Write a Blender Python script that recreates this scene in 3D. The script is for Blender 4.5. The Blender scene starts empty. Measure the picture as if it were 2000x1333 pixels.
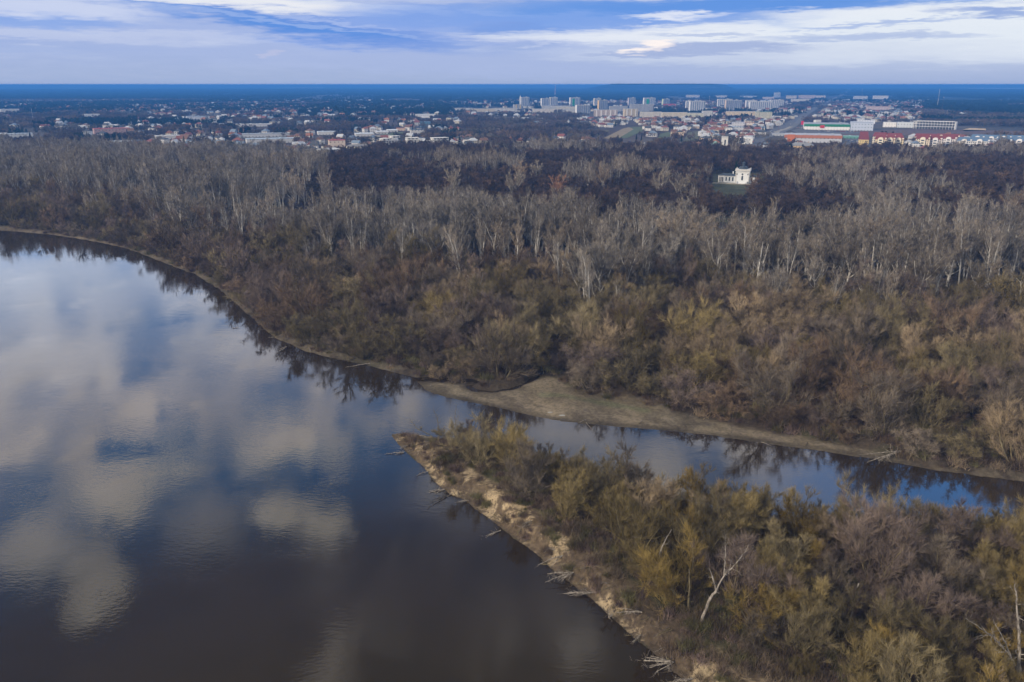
import bpy, math, random
import numpy as np
from mathutils import Vector, Matrix, noise as mnoise

R = math.radians
C = bpy.context.scene.collection
scn = bpy.context.scene
random.seed(7)
rng = np.random.default_rng(11)

# ---------------------------------------------------------------- camera
CAMZ = 100.0
F = 1557.0                       # focal length in pixels of the 2000 px wide photograph
PITCH = math.atan((666.5 - 165.5) / F)
cam_data = bpy.data.cameras.new('camera')
cam_data.sensor_width = 36.0
cam_data.lens = 36.0 * F / 2000.0
cam_data.clip_start = 1.0
cam_data.clip_end = 150000.0
cam = bpy.data.objects.new('camera', cam_data)
C.objects.link(cam)
cam.location = (0, 0, CAMZ)
cam.rotation_euler = (R(90) - PITCH, 0, 0)
scn.camera = cam
CP, SP = math.cos(PITCH), math.sin(PITCH)

def ray(px, py):
    a = (px - 1000.0) / F
    b = (666.5 - py) / F
    v = (a, CP + b * SP, -SP + b * CP)
    n = math.sqrt(v[0]**2 + v[1]**2 + v[2]**2)
    return (v[0]/n, v[1]/n, v[2]/n)

def at(px, py, z=0.0):
    v = ray(px, py)
    t = (z - CAMZ) / v[2]
    return (v[0]*t, v[1]*t)

def to_px(x, y, z):
    dz = z - CAMZ
    f = y*CP - dz*SP
    u = y*SP + dz*CP
    f = np.where(f < 0.1, 0.1, f)
    return 1000 + F*x/f, 666.5 - F*u/f

# ---------------------------------------------------------------- sky
SUN_EL, SUN_AZ = 24.0, 236.0      # degrees; azimuth clockwise from +Y: behind the camera, to its left
scn.view_settings.view_transform = 'Standard'
scn.view_settings.look = 'None'
scn.view_settings.exposure = 0.0
scn.view_settings.gamma = 1.0
scn.view_settings.use_curve_mapping = False
W = bpy.data.worlds.new("World")
scn.world = W
W.use_nodes = True
W.cycles.sampling_method = 'MANUAL'
W.cycles.sample_map_resolution = 1024
nt = W.node_tree
nt.nodes.clear()

class NB:
    """small helper for node trees"""
    def __init__(s, nt): s.nt = nt
    def n(s, kind, **kw):
        o = s.nt.nodes.new(kind)
        for k, v in kw.items(): setattr(o, k, v)
        return o
    def put(s, sock, v):
        if hasattr(v, 'is_output'): s.nt.links.new(v, sock)
        elif isinstance(v, (tuple, list)) and len(v) == 3 and len(sock.default_value) == 4: sock.default_value = (*v, 1)
        else: sock.default_value = v
    def m(s, op, a, b=0.0, c=None, clamp=False):
        o = s.n('ShaderNodeMath', operation=op); o.use_clamp = clamp
        s.put(o.inputs[0], a); s.put(o.inputs[1], b)
        if c is not None: s.put(o.inputs[2], c)
        return o.outputs[0]
    def mix(s, f, a, b, mode='MIX'):
        o = s.n('ShaderNodeMix', data_type='RGBA', blend_type=mode)
        s.put(o.inputs[0], f); s.put(o.inputs[6], a); s.put(o.inputs[7], b)
        return o.outputs[2]
    def comb(s, x, y, z):
        o = s.n('ShaderNodeCombineXYZ')
        s.put(o.inputs[0], x); s.put(o.inputs[1], y); s.put(o.inputs[2], z)
        return o.outputs[0]
    def noise(s, vec, scale, detail=4, rough=0.55, lac=2.0, dist=0.0, dim='3D'):
        o = s.n('ShaderNodeTexNoise', noise_dimensions=dim)
        s.put(o.inputs['Vector'], vec); s.put(o.inputs['Scale'], scale); s.put(o.inputs['Detail'], detail)
        s.put(o.inputs['Roughness'], rough); s.put(o.inputs['Distortion'], dist)
        return o.outputs[0]
    def ramp(s, v, a, b, smooth=True):
        o = s.n('ShaderNodeMapRange', clamp=True)
        o.interpolation_type = 'SMOOTHSTEP' if smooth else 'LINEAR'
        s.put(o.inputs[0], v); s.put(o.inputs[1], a); s.put(o.inputs[2], b)
        return o.outputs[0]

B = NB(nt)
out = B.n('ShaderNodeOutputWorld')
bg = B.n('ShaderNodeBackground'); B.put(bg.inputs[1], 1.0)
nt.links.new(bg.outputs[0], out.inputs[0])
tc = B.n('ShaderNodeTexCoord')
sep = B.n('ShaderNodeSeparateXYZ'); nt.links.new(tc.outputs['Generated'], sep.inputs[0])
dx, dy, dz = sep.outputs
sky = B.n('ShaderNodeTexSky', sky_type='NISHITA')
sky.sun_disc = False
sky.sun_elevation = R(SUN_EL)
sky.sun_rotation = R(SUN_AZ)
sky.air_density = 1.0; sky.dust_density = 0.6; sky.ozone_density = 2.0
clear = B.mix(1.0, sky.outputs[0], (0.055, 0.085, 0.135), 'MULTIPLY')   # the clear sky between the clouds
A0 = B.m('ARCTAN2', dx, dy)
E0 = B.m('ARCSINE', B.m('MINIMUM', B.m('MAXIMUM', dz, -1.0), 1.0))
vec_low = B.comb(B.m('MULTIPLY', A0, 10.0), B.m('MULTIPLY', E0, 80.0), 3.3)
n_warp = B.noise(vec_low, 1.0, 4, 0.6)
vec_fine = B.comb(B.m('MULTIPLY', A0, 34.0), B.m('MULTIPLY', E0, 300.0), 7.1)
n_fine = B.noise(vec_fine, 1.0, 5, 0.65)
A1 = B.m('ADD', A0, B.m('MULTIPLY_ADD', n_warp, 0.16, -0.08))
E1 = B.m('ADD', B.m('ADD', E0, B.m('MULTIPLY_ADD', n_warp, 0.022, -0.011)), B.m('MULTIPLY_ADD', n_fine, 0.014, -0.007))

def aedir(px, py, mirror=False):
    v = ray(px, py)
    return math.atan2(v[0], v[1]), math.asin(-v[2] if mirror else v[2])

def blob(px, py, rx, ry, tilt=0.0, mirror=False, soft=0.0, aa=A1, ee=E1):
    """soft patch of sky centred on a direction, radii in photograph pixels"""
    a, e = aedir(px, py, mirror)
    k = 1.0 / F
    ra, re_ = rx*k*0.95, ry*k*0.95
    u = B.m('SUBTRACT', aa, a); v = B.m('SUBTRACT', ee, e)
    if tilt:
        v = B.m('MULTIPLY_ADD', u, tilt, v)
    u = B.m('MULTIPLY', u, 1/ra); v = B.m('MULTIPLY', v, 1/re_)
    r2 = B.m('ADD', B.m('MULTIPLY', u, u), B.m('MULTIPLY', v, v))
    return B.ramp(r2, 1.75, soft)

LAV = (0.37, 0.46, 0.69); WHITE = (0.82, 0.86, 0.93); BLUE = (0.115, 0.27, 0.72); GREYB = (0.33, 0.44, 0.74)
hor = B.ramp(E0, 0.0, 0.055)
low = B.mix(B.m('MULTIPLY', B.ramp(n_fine, 0.35, 0.65), 0.25), LAV, (0.45, 0.52, 0.74))
low = B.mix(hor, low, (0.38, 0.48, 0.78))
low = B.mix(B.m('MULTIPLY', B.ramp(n_warp, 0.45, 0.7), B.m('MULTIPLY', hor, 0.45)), low, (0.60, 0.67, 0.86))
low = B.mix(B.m('MULTIPLY', B.ramp(A0, 0.0, 0.5), B.m('MULTIPLY', B.ramp(E0, 0.0, 0.05), 0.8)), low, (0.68, 0.74, 0.85))
BL = [  # (px, py, rx, ry, tilt, colour, strength)
    (120, 70, 330, 10, 0.0, (0.60, 0.66, 0.85), 0.7), (60, 40, 160, 10, 0.0, (0.22, 0.38, 0.80), 0.7),
    (90, 15, 200, 16, 0.0, (0.66, 0.72, 0.9), 0.7), (150, 92, 300, 8, 0, GREYB, 0.5),
    (700, 60, 190, 36, 0.06, (0.24, 0.38, 0.8), 0.7),
    (560, 46, 330, 24, 0.13, BLUE, 0.65), (460, 36, 170, 12, 0.12, (0.10, 0.28, 0.74), 0.45), (580, 56, 170, 13, 0.1, (0.09, 0.27, 0.74), 0.6), (560, 48, 300, 5, 0.1, (0.42, 0.54, 0.85), 0.5), (640, 40, 160, 4, 0.1, (0.5, 0.6, 0.88), 0.5),
    (470, 2, 260, 14, 0.05, (0.82, 0.84, 0.9), 1.0), (700, 10, 160, 9, 0.1, (0.74, 0.79, 0.9), 0.7),
    (880, 35, 210, 22, 0.05, (0.2, 0.36, 0.8), 0.8), (1060, 58, 130, 12, 0.02, (0.2, 0.34, 0.74), 0.9),
    (1050, 22, 140, 9, 0.0, (0.5, 0.6, 0.88), 0.6),
    (1230, 30, 300, 26, 0.0, (0.19, 0.36, 0.80), 0.9), (1480, 8, 520, 15, 0.0, (0.13, 0.31, 0.76), 1.0), (1540, 42, 130, 16, -0.05, (0.19, 0.36, 0.78), 1.0),
    (1250, 72, 300, 16, 0.0, WHITE, 0.85), (1310, 33, 75, 8, 0.0, (0.78, 0.82, 0.93), 0.9),
    (1430, 62, 160, 16, 0.0, WHITE, 0.7), (1860, 28, 290, 18, 0.02, (0.84, 0.87, 0.93), 1.0), (1900, 62, 380, 46, 0.0, (0.78, 0.84, 0.92), 0.9), (1500, 105, 420, 22, 0.0, (0.62, 0.69, 0.84), 0.6),
    (1690, 73, 190, 7, 0.0, (0.40, 0.50, 0.76), 0.8), (1720, 47, 130, 4, -0.03, (0.36, 0.48, 0.78), 0.8), (1930, 25, 100, 8, 0.05, (0.27, 0.39, 0.72), 0.9),
    (1380, 68, 90, 4, 0.03, (0.40, 0.50, 0.76), 0.7), (1020, 94, 55, 4, 0.0, GREYB, 0.7),
    (1400, 95, 150, 9, 0.02, (0.34, 0.43, 0.70), 0.8), (1270, 103, 110, 5, 0.0, (0.34, 0.43, 0.70), 0.7),
    (1262, 90, 36, 9, 0.0, (1.0, 0.92, 0.90), 1.0), (1300, 96, 24, 4, 0.0, (0.80, 0.76, 0.82), 0.8),
    (518, 107, 20, 6, 0.0, (0.62, 0.60, 0.76), 0.8),
    (760, 118, 700, 20, 0.05, (0.40, 0.49, 0.76), 0.6),
]
for (px, py, rx, ry, tl, col, st) in BL:
    low = B.mix(B.m('MULTIPLY', blob(px, py, rx, ry, tl), st), low, col)
# steeper sky, seen only in the river: soft broken cumulus over blue gaps, darkened higher up to dim the near water's reflection
zz = B.m('MAXIMUM', dz, 0.06)
Px = B.m('DIVIDE', dx, zz); Py = B.m('DIVIDE', dy, zz)
n_big = B.noise(B.comb(B.m('MULTIPLY', Px, 1.5), B.m('MULTIPLY', Py, 0.7), 4.1), 1.0, 2, 0.5)
n_cl = B.noise(B.comb(B.m('MULTIPLY', Px, 4.6), B.m('MULTIPLY', Py, 1.7), 1.7), 1.0, 4, 0.5)
n_soft = B.noise(B.comb(B.m('MULTIPLY', Px, 8.0), B.m('MULTIPLY', Py, 3.2), 9.7), 1.0, 4, 0.55)
A2 = B.m('ADD', A0, B.m('MULTIPLY_ADD', n_soft, 0.11, -0.055)); E2 = B.m('ADD', E0, B.m('MULTIPLY_ADD', n_cl, 0.12, -0.06))
v_ = B.m('ADD', B.m('MULTIPLY', n_cl, 0.75), B.m('MULTIPLY', n_big, 0.25))
thr = B.m('MULTIPLY_ADD', B.ramp(E0, R(14.0), R(36.0), False), 0.135, 0.438)
cum = B.ramp(B.m('SUBTRACT', v_, thr), -0.07, 0.13)
BR = [(60, 550, 110, 60, .75), (210, 560, 60, 60, .6), (180, 660, 50, 60, .6), (350, 640, 60, 40, .45), (60, 730, 70, 40, .5), (290, 765, 70, 36, .7), (190, 770, 40, 40, .5), (440, 770, 70, 36, .6), (620, 830, 70, 55, .7),
      (50, 850, 90, 55, .75), (520, 870, 90, 40, .75), (1120, 850, 160, 50, .75), (400, 865, 30, 45, .6), (240, 980, 62, 50, .95), (75, 1055, 80, 60, .7), (180, 1120, 60, 55, .75),
      (560, 985, 60, 32, .9), (625, 1015, 70, 42, .85), (420, 1000, 80, 60, .35), (755, 1200, 80, 60, .22), (1540, 950, 90, 16, .6), (2000, 1015, 50, 30, .7), (750, 800, 60, 30, .5)]
DR = [(170, 830, 60, 20, .8), (270, 905, 110, 26, 1.0), (345, 850, 14, 60, .8), (280, 728, 26, 26, .7), (555, 790, 60, 28, .8), (390, 900, 80, 24, .9), (620, 935, 180, 22, .9), (820, 885, 90, 50, .9), (130, 610, 22, 50, .6), (290, 600, 34, 40, .5), (360, 720, 60, 22, .5), (100, 790, 80, 18, .5), (480, 820, 60, 16, .5),
      (1760, 985, 250, 42, 1.0), (500, 1120, 160, 60, .9), (950, 1150, 300, 150, .9), (330, 1230, 500, 80, .9), (30, 950, 60, 30, .7)]
for (px, py, rx, ry, st) in BR:
    k_ = B.m('MULTIPLY', blob(px, py, rx, ry, 0, True, 0.0, A2, E2), st); cum = B.m('MAXIMUM', cum, k_)
for (px, py, rx, ry, st) in DR:
    k_ = B.m('MULTIPLY_ADD', blob(px, py, rx, ry, 0, True, 0.0, A2, E2), -st, 1.0); cum = B.m('MULTIPLY', cum, k_)
gap = B.mix(B.ramp(E0, R(12.0), R(24.0), False), (0.50, 0.80, 1.40), (0.08, 0.40, 0.98))
gap = B.mix(0.12, gap, clear)
gap = B.mix(B.ramp(E0, R(25.0), R(33.0)), gap, (0.11, 0.15, 0.26))
gap = B.mix(B.m('MULTIPLY', B.ramp(A0, 0.28, 0.36), B.ramp(E0, R(33.0), R(29.0))), gap, (0.24, 0.85, 2.1))
gap = B.mix(B.ramp(E0, R(33.0), R(42.0)), gap, (0.17, 0.17, 0.12))
cl_col = B.mix(B.ramp(E0, R(10.0), R(20.0), False), (1.45, 1.62, 1.95), (1.75, 1.62, 1.60))
cl_col = B.mix(B.ramp(E0, R(20.0), R(30.0), False), cl_col, (1.85, 1.70, 1.48))
sh_ = B.m('MULTIPLY_ADD', n_soft, 0.7, 0.62)
high = B.mix(cum, gap, B.mix(1.0, cl_col, B.comb(sh_, sh_, sh_), 'MULTIPLY'))
# overhead and behind the camera: even bright overcast, added to lift the ambient light
away = B.m('MAXIMUM', B.ramp(E0, R(52.0), R(66.0)), B.ramp(dy, 0.25, -0.05))
high = B.mix(away, high, B.mix(n_cl, (0.80, 0.80, 0.84), (1.25, 1.18, 1.08)))
allsky = B.mix(B.ramp(E0, R(6.0), R(8.5)), low, high)
B.put(bg.inputs[0], allsky)

# ---------------------------------------------------------------- sun
sd_ = bpy.data.lights.new('sun', 'SUN')
sd_.energy = 3.3; sd_.angle = R(6.0); sd_.color = (1.0, 0.85, 0.66)
sun = bpy.data.objects.new('sun', sd_); C.objects.link(sun)
sx = math.sin(R(SUN_AZ)) * math.cos(R(SUN_EL)); sy = math.cos(R(SUN_AZ)) * math.cos(R(SUN_EL)); sz = math.sin(R(SUN_EL))
sun.rotation_euler = Vector((sx, sy, sz)).to_track_quat('Z', 'Y').to_euler()

cy = scn.cycles
cy.max_bounces = 5; cy.diffuse_bounces = 2; cy.glossy_bounces = 2; cy.transmission_bounces = 1; cy.volume_bounces = 0; cy.transparent_max_bounces = 4
cy.use_adaptive_sampling = True; cy.adaptive_threshold = 0.02
cy.use_denoising = True; cy.denoiser = 'OPENIMAGEDENOISE'; cy.denoising_prefilter = 'ACCURATE'
cy.caustics_reflective = False; cy.caustics_refractive = False

# ---------------------------------------------------------------- tagging and mesh helpers
def tag(o, label=None, cat=None, group=None, kind=None):
    if label: o['label'] = label
    if cat: o['category'] = cat
    if group: o['group'] = group
    if kind: o['kind'] = kind
    return o

def empty(name, loc=(0, 0, 0), rz=0.0, label=None, cat=None, group=None):
    o = bpy.data.objects.new(name, None); C.objects.link(o)
    o.location = loc; o.rotation_euler = (0, 0, rz); o.empty_display_size = 1
    return tag(o, label, cat, group)

def np_mesh(name, verts, quads=None, tris=None, mats=(), midx=None, smooth=False):
    me = bpy.data.meshes.new(name)
    verts = np.asarray(verts, dtype=np.float32).reshape(-1, 3)
    nq = 0 if quads is None else len(quads); ntr = 0 if tris is None else len(tris)
    me.vertices.add(len(verts)); me.vertices.foreach_set('co', verts.ravel())
    loops = []
    if nq: loops.append(np.asarray(quads, dtype=np.int32).ravel())
    if ntr: loops.append(np.asarray(tris, dtype=np.int32).ravel())
    loops = np.concatenate(loops)
    me.loops.add(len(loops)); me.loops.foreach_set('vertex_index', loops)
    me.polygons.add(nq + ntr)
    st = np.concatenate([np.arange(nq)*4, nq*4 + np.arange(ntr)*3]).astype(np.int32)
    me.polygons.foreach_set('loop_start', st)
    if midx is not None: me.polygons.foreach_set('material_index', np.asarray(midx, dtype=np.int32))
    if smooth: me.polygons.foreach_set('use_smooth', np.ones(nq+ntr, dtype=bool))
    for m in mats: me.materials.append(m)
    me.update(calc_edges=True)
    return me

def link(name, me, parent=None, loc=None):
    o = bpy.data.objects.new(name, me); C.objects.link(o)
    if parent is not None: o.parent = parent
    if loc is not None: o.location = loc
    return o

def new_mat(name):
    m = bpy.data.materials.new(name); m.use_nodes = True
    t = m.node_tree; t.nodes.clear()
    b = NB(t); o = b.n('ShaderNodeOutputMaterial'); p = b.n('ShaderNodeBsdfPrincipled')
    t.links.new(p.outputs[0], o.inputs[0])
    return m, b, p, o

_pm = {}
def paint(col, rough=0.8, var=0.25, scale=0.6, key=None, spec=0.2):
    """weathered plain surface with broad and fine unevenness"""
    k = (tuple(round(c, 3) for c in col), rough, var, scale)
    if k in _pm: return _pm[k]
    m, b, p, o = new_mat('surface')
    g = b.n('ShaderNodeTexCoord').outputs['Object']
    n1 = b.noise(g, scale, 4, 0.6)
    c = b.mix(n1, tuple(x*(1-var) for x in col), tuple(min(1, x*(1+var*0.7)) for x in col))
    b.put(p.inputs['Base Color'], c); b.put(p.inputs['Roughness'], rough); b.put(p.inputs['Specular IOR Level'], spec)
    _pm[k] = m
    return m

# ---------------------------------------------------------------- smooth lattice noise in numpy
def _hash(ix, iy, s):
    h = (ix.astype(np.int64)*374761393 + iy.astype(np.int64)*668265263 + s*1442695041) & 0x7fffffff
    h = ((h ^ (h >> 13)) * 1274126177) & 0x7fffffff
    return ((h ^ (h >> 16)) & 0xffff) / 65535.0

def vnoise(x, y, sc, seed=0):
    x = np.asarray(x, float)/sc; y = np.asarray(y, float)/sc
    ix = np.floor(x); iy = np.floor(y); fx = x-ix; fy = y-iy
    fx = fx*fx*(3-2*fx); fy = fy*fy*(3-2*fy)
    a = _hash(ix, iy, seed); b_ = _hash(ix+1, iy, seed); c = _hash(ix, iy+1, seed); d = _hash(ix+1, iy+1, seed)
    return (a*(1-fx)+b_*fx)*(1-fy)+(c*(1-fx)+d*fx)*fy

def fbm(x, y, sc, seed=0, octv=4):
    s = 0; a = 0.5; t = 0
    for k in range(octv):
        s = s + a*vnoise(x, y, sc/2**k, seed+k*17); t += a; a *= 0.5
    return s/t

def sstep(a, b, v):
    t = np.clip((v-a)/(b-a), 0, 1); return t*t*(3-2*t)

def polydist(P, x, y, closed=True):
    """distance to polyline, and inside flag"""
    n = len(P); d2 = np.full(x.shape, 1e18); ins = np.zeros(x.shape, bool)
    for i in range(n if closed else n-1):
        x0, y0 = P[i]; x1, y1 = P[(i+1) % n]
        ex, ey = x1-x0, y1-y0; L = ex*ex+ey*ey+1e-9
        t = np.clip(((x-x0)*ex+(y-y0)*ey)/L, 0, 1)
        dd = (x-x0-t*ex)**2+(y-y0-t*ey)**2
        d2 = np.minimum(d2, dd)
        if closed:
            c = ((y0 > y) != (y1 > y))
            xi = x0+(y-y0)*ex/(ey if abs(ey) > 1e-9 else 1e-9)
            ins ^= (c & (x < xi))
    return np.sqrt(d2), ins

def sdist(P, x, y):
    d, i = polydist(P, x, y); return np.where(i, d, -d)

def inpoly(P, x, y):
    x = np.asarray(x, float); y = np.asarray(y, float); ins = np.zeros(x.shape, bool); n = len(P)
    for i in range(n):
        x0, y0 = P[i]; x1, y1 = P[(i+1) % n]; ey = y1-y0
        c = ((y0 > y) != (y1 > y)); xi = x0+(y-y0)*(x1-x0)/(ey if abs(ey) > 1e-9 else 1e-9)
        ins ^= (c & (x < xi))
    return ins

# ---------------------------------------------------------------- the lie of the land
SHORE = [(-900, 398), (-500, 420), (-250, 436), (0, 449), (40, 453), (100, 459), (180, 471), (250, 486), (320, 513), (380, 536), (430, 566), (470, 602),
         (505, 632), (540, 662), (600, 688), (650, 700), (700, 711), (760, 724), (805, 736), (818, 748), (835, 764), (870, 776), (920, 786), (990, 800), (1040, 812),
         (1090, 822), (1170, 830), (1260, 838), (1330, 844), (1400, 852), (1500, 868), (1600, 880), (1700, 896), (1760, 906), (1830, 919), (1920, 929),
         (2000, 941), (2300, 978), (2800, 1030)]
MAIN = [at(*p) for p in SHORE] + [(3000, 250), (90000, 1000), (90000, 120000), (-90000, 120000), (-90000, 6000), (-3000, 1300)]
SWL = [(765, 852), (778, 868), (800, 888), (830, 915), (858, 950), (880, 966), (905, 976), (950, 1010), (1000, 1047), (1055, 1088), (1085, 1118), (1112, 1136),
       (1150, 1165), (1190, 1200), (1230, 1238), (1262, 1262), (1290, 1290), (1330, 1325), (1370, 1365)]
NL = [(765, 850), (782, 846), (830, 851), (900, 866), (1050, 905), (1200, 945), (1400, 1000), (1600, 1036), (1800, 1046), (1950, 1034), (2000, 1034), (2200, 1052), (2800, 1120)]
SW = [at(*p) for p in SWL]; NN = [at(*p) for p in NL]
SWX = SW + [(50, 98), (80, 60), (140, -60)]
ISL = SWX + [(900, -100)] + NN[::-1]
SAND = [at(*p) for p in [(818, 748), (905, 753), (925, 764), (960, 769), (1005, 764), (1045, 748), (1070, 738), (1098, 750), (1140, 774), (1200, 786), (1300, 800), (1420, 832),
        (1560, 854), (1700, 884), (1790, 909), (1830, 930), (1700, 910), (1500, 885), (1300, 860), (1000, 820), (830, 775)]]
CREEK = [at(*p) for p in [(790, 741), (830, 742), (880, 742), (920, 745), (936, 749)]]
HOOK = [at(*p) for p in [(936, 750), (915, 755), (928, 762), (960, 766), (998, 761), (1035, 745), (1062, 728), (1085, 706), (1120, 690)]]
POND = [at(*p) for p in [(1062, 774), (1100, 776), (1140, 784), (1200, 795), (1260, 804)]]

def relief(x, y):
    """returns ground height and land-cover colour"""
    x = np.asarray(x, float); y = np.asarray(y, float)
    d = np.hypot(x, y)
    near = d < 1400
    z = np.full(x.shape, 3.0); col = np.zeros(x.shape+(3,))
    rag = (fbm(x, y, 6, 3, 3)-0.5)*2.2
    sm = np.full(x.shape, 300.0); si = np.full(x.shape, -300.0); sand = np.full(x.shape, -300.0); cr = np.full(x.shape, 300.0); dsw = np.full(x.shape, 300.0); dn = np.full(x.shape, 300.0); pd = np.full(x.shape, 300.0)
    xn, yn = x[near], y[near]
    sm[near] = sdist(MAIN, xn, yn); si[near] = sdist(ISL, xn, yn); sand[near] = sdist(SAND, xn, yn)
    c1, _ = polydist(CREEK, xn, yn, False); c2, _ = polydist(HOOK, xn, yn, False); cr[near] = np.minimum(c1-0.5, c2+0.5)+(vnoise(xn, yn, 3.1, 19)-.5)*1.6
    dsw[near], _ = polydist(SWX, xn, yn, False); dn[near], _ = polydist(NN, xn, yn, False); pd[near], _ = polydist(POND, xn, yn, False)
    smr = sm + rag*np.where(sand > -3, 0.35, 0.9)
    b1 = fbm(x, y, 14, 5, 3)
    t = sstep(-0.5, -5.0, sand)
    flat = 0.05 + np.clip(smr, 0, 30)*0.028 + 0.12*b1
    bank = 0.1 + (0.6+1.1*b1)*sstep(0.3, 3.0+3*b1, smr) + 1.2*sstep(6, 40, smr)
    zm = flat*(1-t)+bank*t + (fbm(x, y, 2.2, 41, 2)-0.5)*0.22*sstep(0.5, 3, smr)
    zm = np.where(smr < 0, np.maximum(-3, smr*0.22), zm)
    carve = sstep(2.6, 1.0, cr)
    zm = np.where(smr > -1, zm*(1-carve)+(-0.25)*carve, zm)
    # escarpment below the palace and the town terrace
    zm = zm + sstep(640, 860, d)*5.0
    # the island with its undercut bank
    u = fbm(x+3, y-9, 7.5, 21, 3); u2 = fbm(x, y, 2.4, 31, 3)
    dd = dsw + rag*0.55 + (u2-0.5)*1.3
    foot = 0.8+1.5*u; wid = 2.0+3.6*u
    cl = 0.12 + 0.28*sstep(0, foot, dd) + 2.9*sstep(foot*0.6, foot*0.6+wid, dd+(u2-0.5)*2.6) + 0.55*sstep(7, 16, dd)
    al = 0.57*x-0.82*y; ac = 0.82*x+0.57*y; gul = vnoise(al, ac*0.3, 1.5, 171)*.6+vnoise(al, ac*0.4, .7, 172)*.4
    cl = cl + (gul-0.5)*0.95*sstep(0.6, 2.0, dd)*sstep(9, 5, dd)
    cl = cl + (u2-0.5)*0.35*sstep(0.5, 2.5, dd)*sstep(12, 8, dd)
    dnr = dn + rag*0.4
    gn = 0.05+0.55*sstep(0, 2, dnr)+2.9*sstep(1, 9, dnr)
    zi = np.minimum(cl, gn)
    tipf = sstep(0, 34, np.hypot(x-NN[0][0], y-NN[0][1]))
    zi = 0.12+(zi-0.12)*(0.28+0.72*tipf)
    sir = si+rag*0.35
    zi = np.where(sir < 0, np.maximum(-3, sir*0.3), zi)
    z = np.where(si > -12, np.maximum(zi, np.where(smr > 0, zm, -3)), zm)
    z = np.where((si > -12) & (smr <= 0) & (sir < 0), np.maximum(np.maximum(-3, sir*0.3), np.maximum(-3, smr*0.22)), z)
    # far country
    az = np.arctan2(x, y)
    far = 8.0 + sstep(7000, 16000, d)*10 + sstep(16000, 45000, d)*(44+10*fbm(az*4000, az*0, 300, 51, 3))
    plate = sstep(10500, 13500, d)*sstep(16500, 15000, d)*sstep(0.085, 0.125, az)*sstep(0.262, 0.240, az)
    plate2 = sstep(20000, 26000, d)*sstep(-0.62, -0.5, az)*sstep(0.16, 0.02, az)
    far = far + plate*(76+8*fbm(az*3000, az, 90, 61, 2)) + plate2*18
    far = np.minimum(far, 97)
    z = np.where(d > 1200, far, z)
    # ---- cover colours (the things' own colours)
    litter = np.array([0.056, 0.045, 0.036]); moss = np.array([0.060, 0.062, 0.030]); mud = np.array([0.060, 0.050, 0.038])
    wet = np.array([0.062, 0.054, 0.043]); beige = np.array([0.165, 0.140, 0.105]); straw = np.array([0.118, 0.100, 0.074]); pale = np.array([0.40, 0.32, 0.21]); brown = np.array([0.12, 0.088, 0.060])
    def lerp(a, b_, t_): return a*(1-t_[..., None])+b_*t_[..., None]
    m1 = fbm(x, y, 18, 71, 4)
    col[:] = litter
    col = lerp(col, np.broadcast_to(moss, col.shape), sstep(0.5, 0.72, m1)*0.7)
    bk = sstep(5.5, 2, smr)*(sm > -5)*sstep(-1, -4, sand)
    col = lerp(col, np.broadcast_to(straw, col.shape), bk*sstep(0.2, 0.6, fbm(x, y, 3, 81, 3)))
    sdm = sstep(-1.5, 1.5, sand+rag)
    sc = lerp(np.broadcast_to(wet, col.shape)*1.0, np.broadcast_to(beige, col.shape)*1.0, sstep(0.6, 4.0, smr+3*(b1-0.5)))
    sc = lerp(sc, np.broadcast_to(np.array([0.085, 0.072, 0.054]), col.shape), sstep(0.45, 0.66, fbm(x-y, (x+y)*2.2, 9, 91, 4))*0.65)
    col = lerp(col, sc, sdm)
    col = lerp(col, np.broadcast_to(np.array([0.09, 0.11, 0.06]), col.shape), sstep(3.0, 0.5, pd+rag*1.2)*0.45)
    col = lerp(col, np.broadcast_to(straw*1.1, col.shape), (np.abs(pd-4.5) < 2.4)*(sand > -6)*0.5)
    lawn = inpoly([at(*q) for q in [(1388, 400), (1392, 352), (1500, 350), (1500, 372), (1482, 400), (1478, 440), (1366, 440)]], x, y)
    col = np.where(lawn[..., None], np.array([0.078, 0.082, 0.050]), col)
    isl = si > 0
    ci = lerp(np.broadcast_to(litter*1.15, col.shape), np.broadcast_to(moss*1.2, col.shape), sstep(0.4, 0.65, m1)*0.8)
    face = sstep(wid+foot+3.6, wid+foot+0.8, dd)
    global FACE
    FACE = face*isl
    fc = lerp(np.broadcast_to(brown, col.shape)*1.25, np.broadcast_to(pale, col.shape), sstep(0.50, 0.66, fbm(x+0.5*y, y, 4.2, 101, 4)))
    fc = lerp(fc, np.broadcast_to(straw, col.shape), sstep(0.55, 0.7, fbm(x, y, 8, 111, 3))*0.7)
    fc = lerp(fc, np.broadcast_to(brown*0.75, col.shape), sstep(0.5, 0.6, u2)*0.6)
    fc = lerp(fc, np.broadcast_to(brown*0.8, col.shape), sstep(0.52, 0.40, gul)*0.65)
    fc = lerp(fc, np.broadcast_to(mud*1.2, col.shape), sstep(1.3, 0.4, dd)*0.8)
    ci = lerp(ci, fc, face)
    ci = lerp(ci, np.broadcast_to(beige, col.shape), sstep(3.5, 1.5, dn)*0.8)
    col = np.where(isl[..., None], ci, col)
    col = lerp(col, np.broadcast_to(mud, col.shape), sstep(0.12, -0.15, z))
    # far country cover: built-up ground, fields, woods, water meadows
    f1 = fbm(x, y, 420, 121, 4); f2 = fbm(x, y*0.6, 1500, 131, 4)
    town = np.array([0.078, 0.070, 0.060]); pine = np.array([0.022, 0.030, 0.024]); bare = np.array([0.066, 0.052, 0.048]); field = np.array([0.150, 0.128, 0.085])
    fcol = lerp(np.broadcast_to(town, col.shape)*1.0, np.broadcast_to(bare, col.shape), sstep(0.45, 0.55, f1))
    fcol = lerp(fcol, np.broadcast_to(pine, col.shape), sstep(0.50, 0.56, f2)*sstep(2500, 5000, d))
    fcol = lerp(fcol, np.broadcast_to(pine, col.shape), sstep(4500, 8000, d)*0.75)
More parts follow.
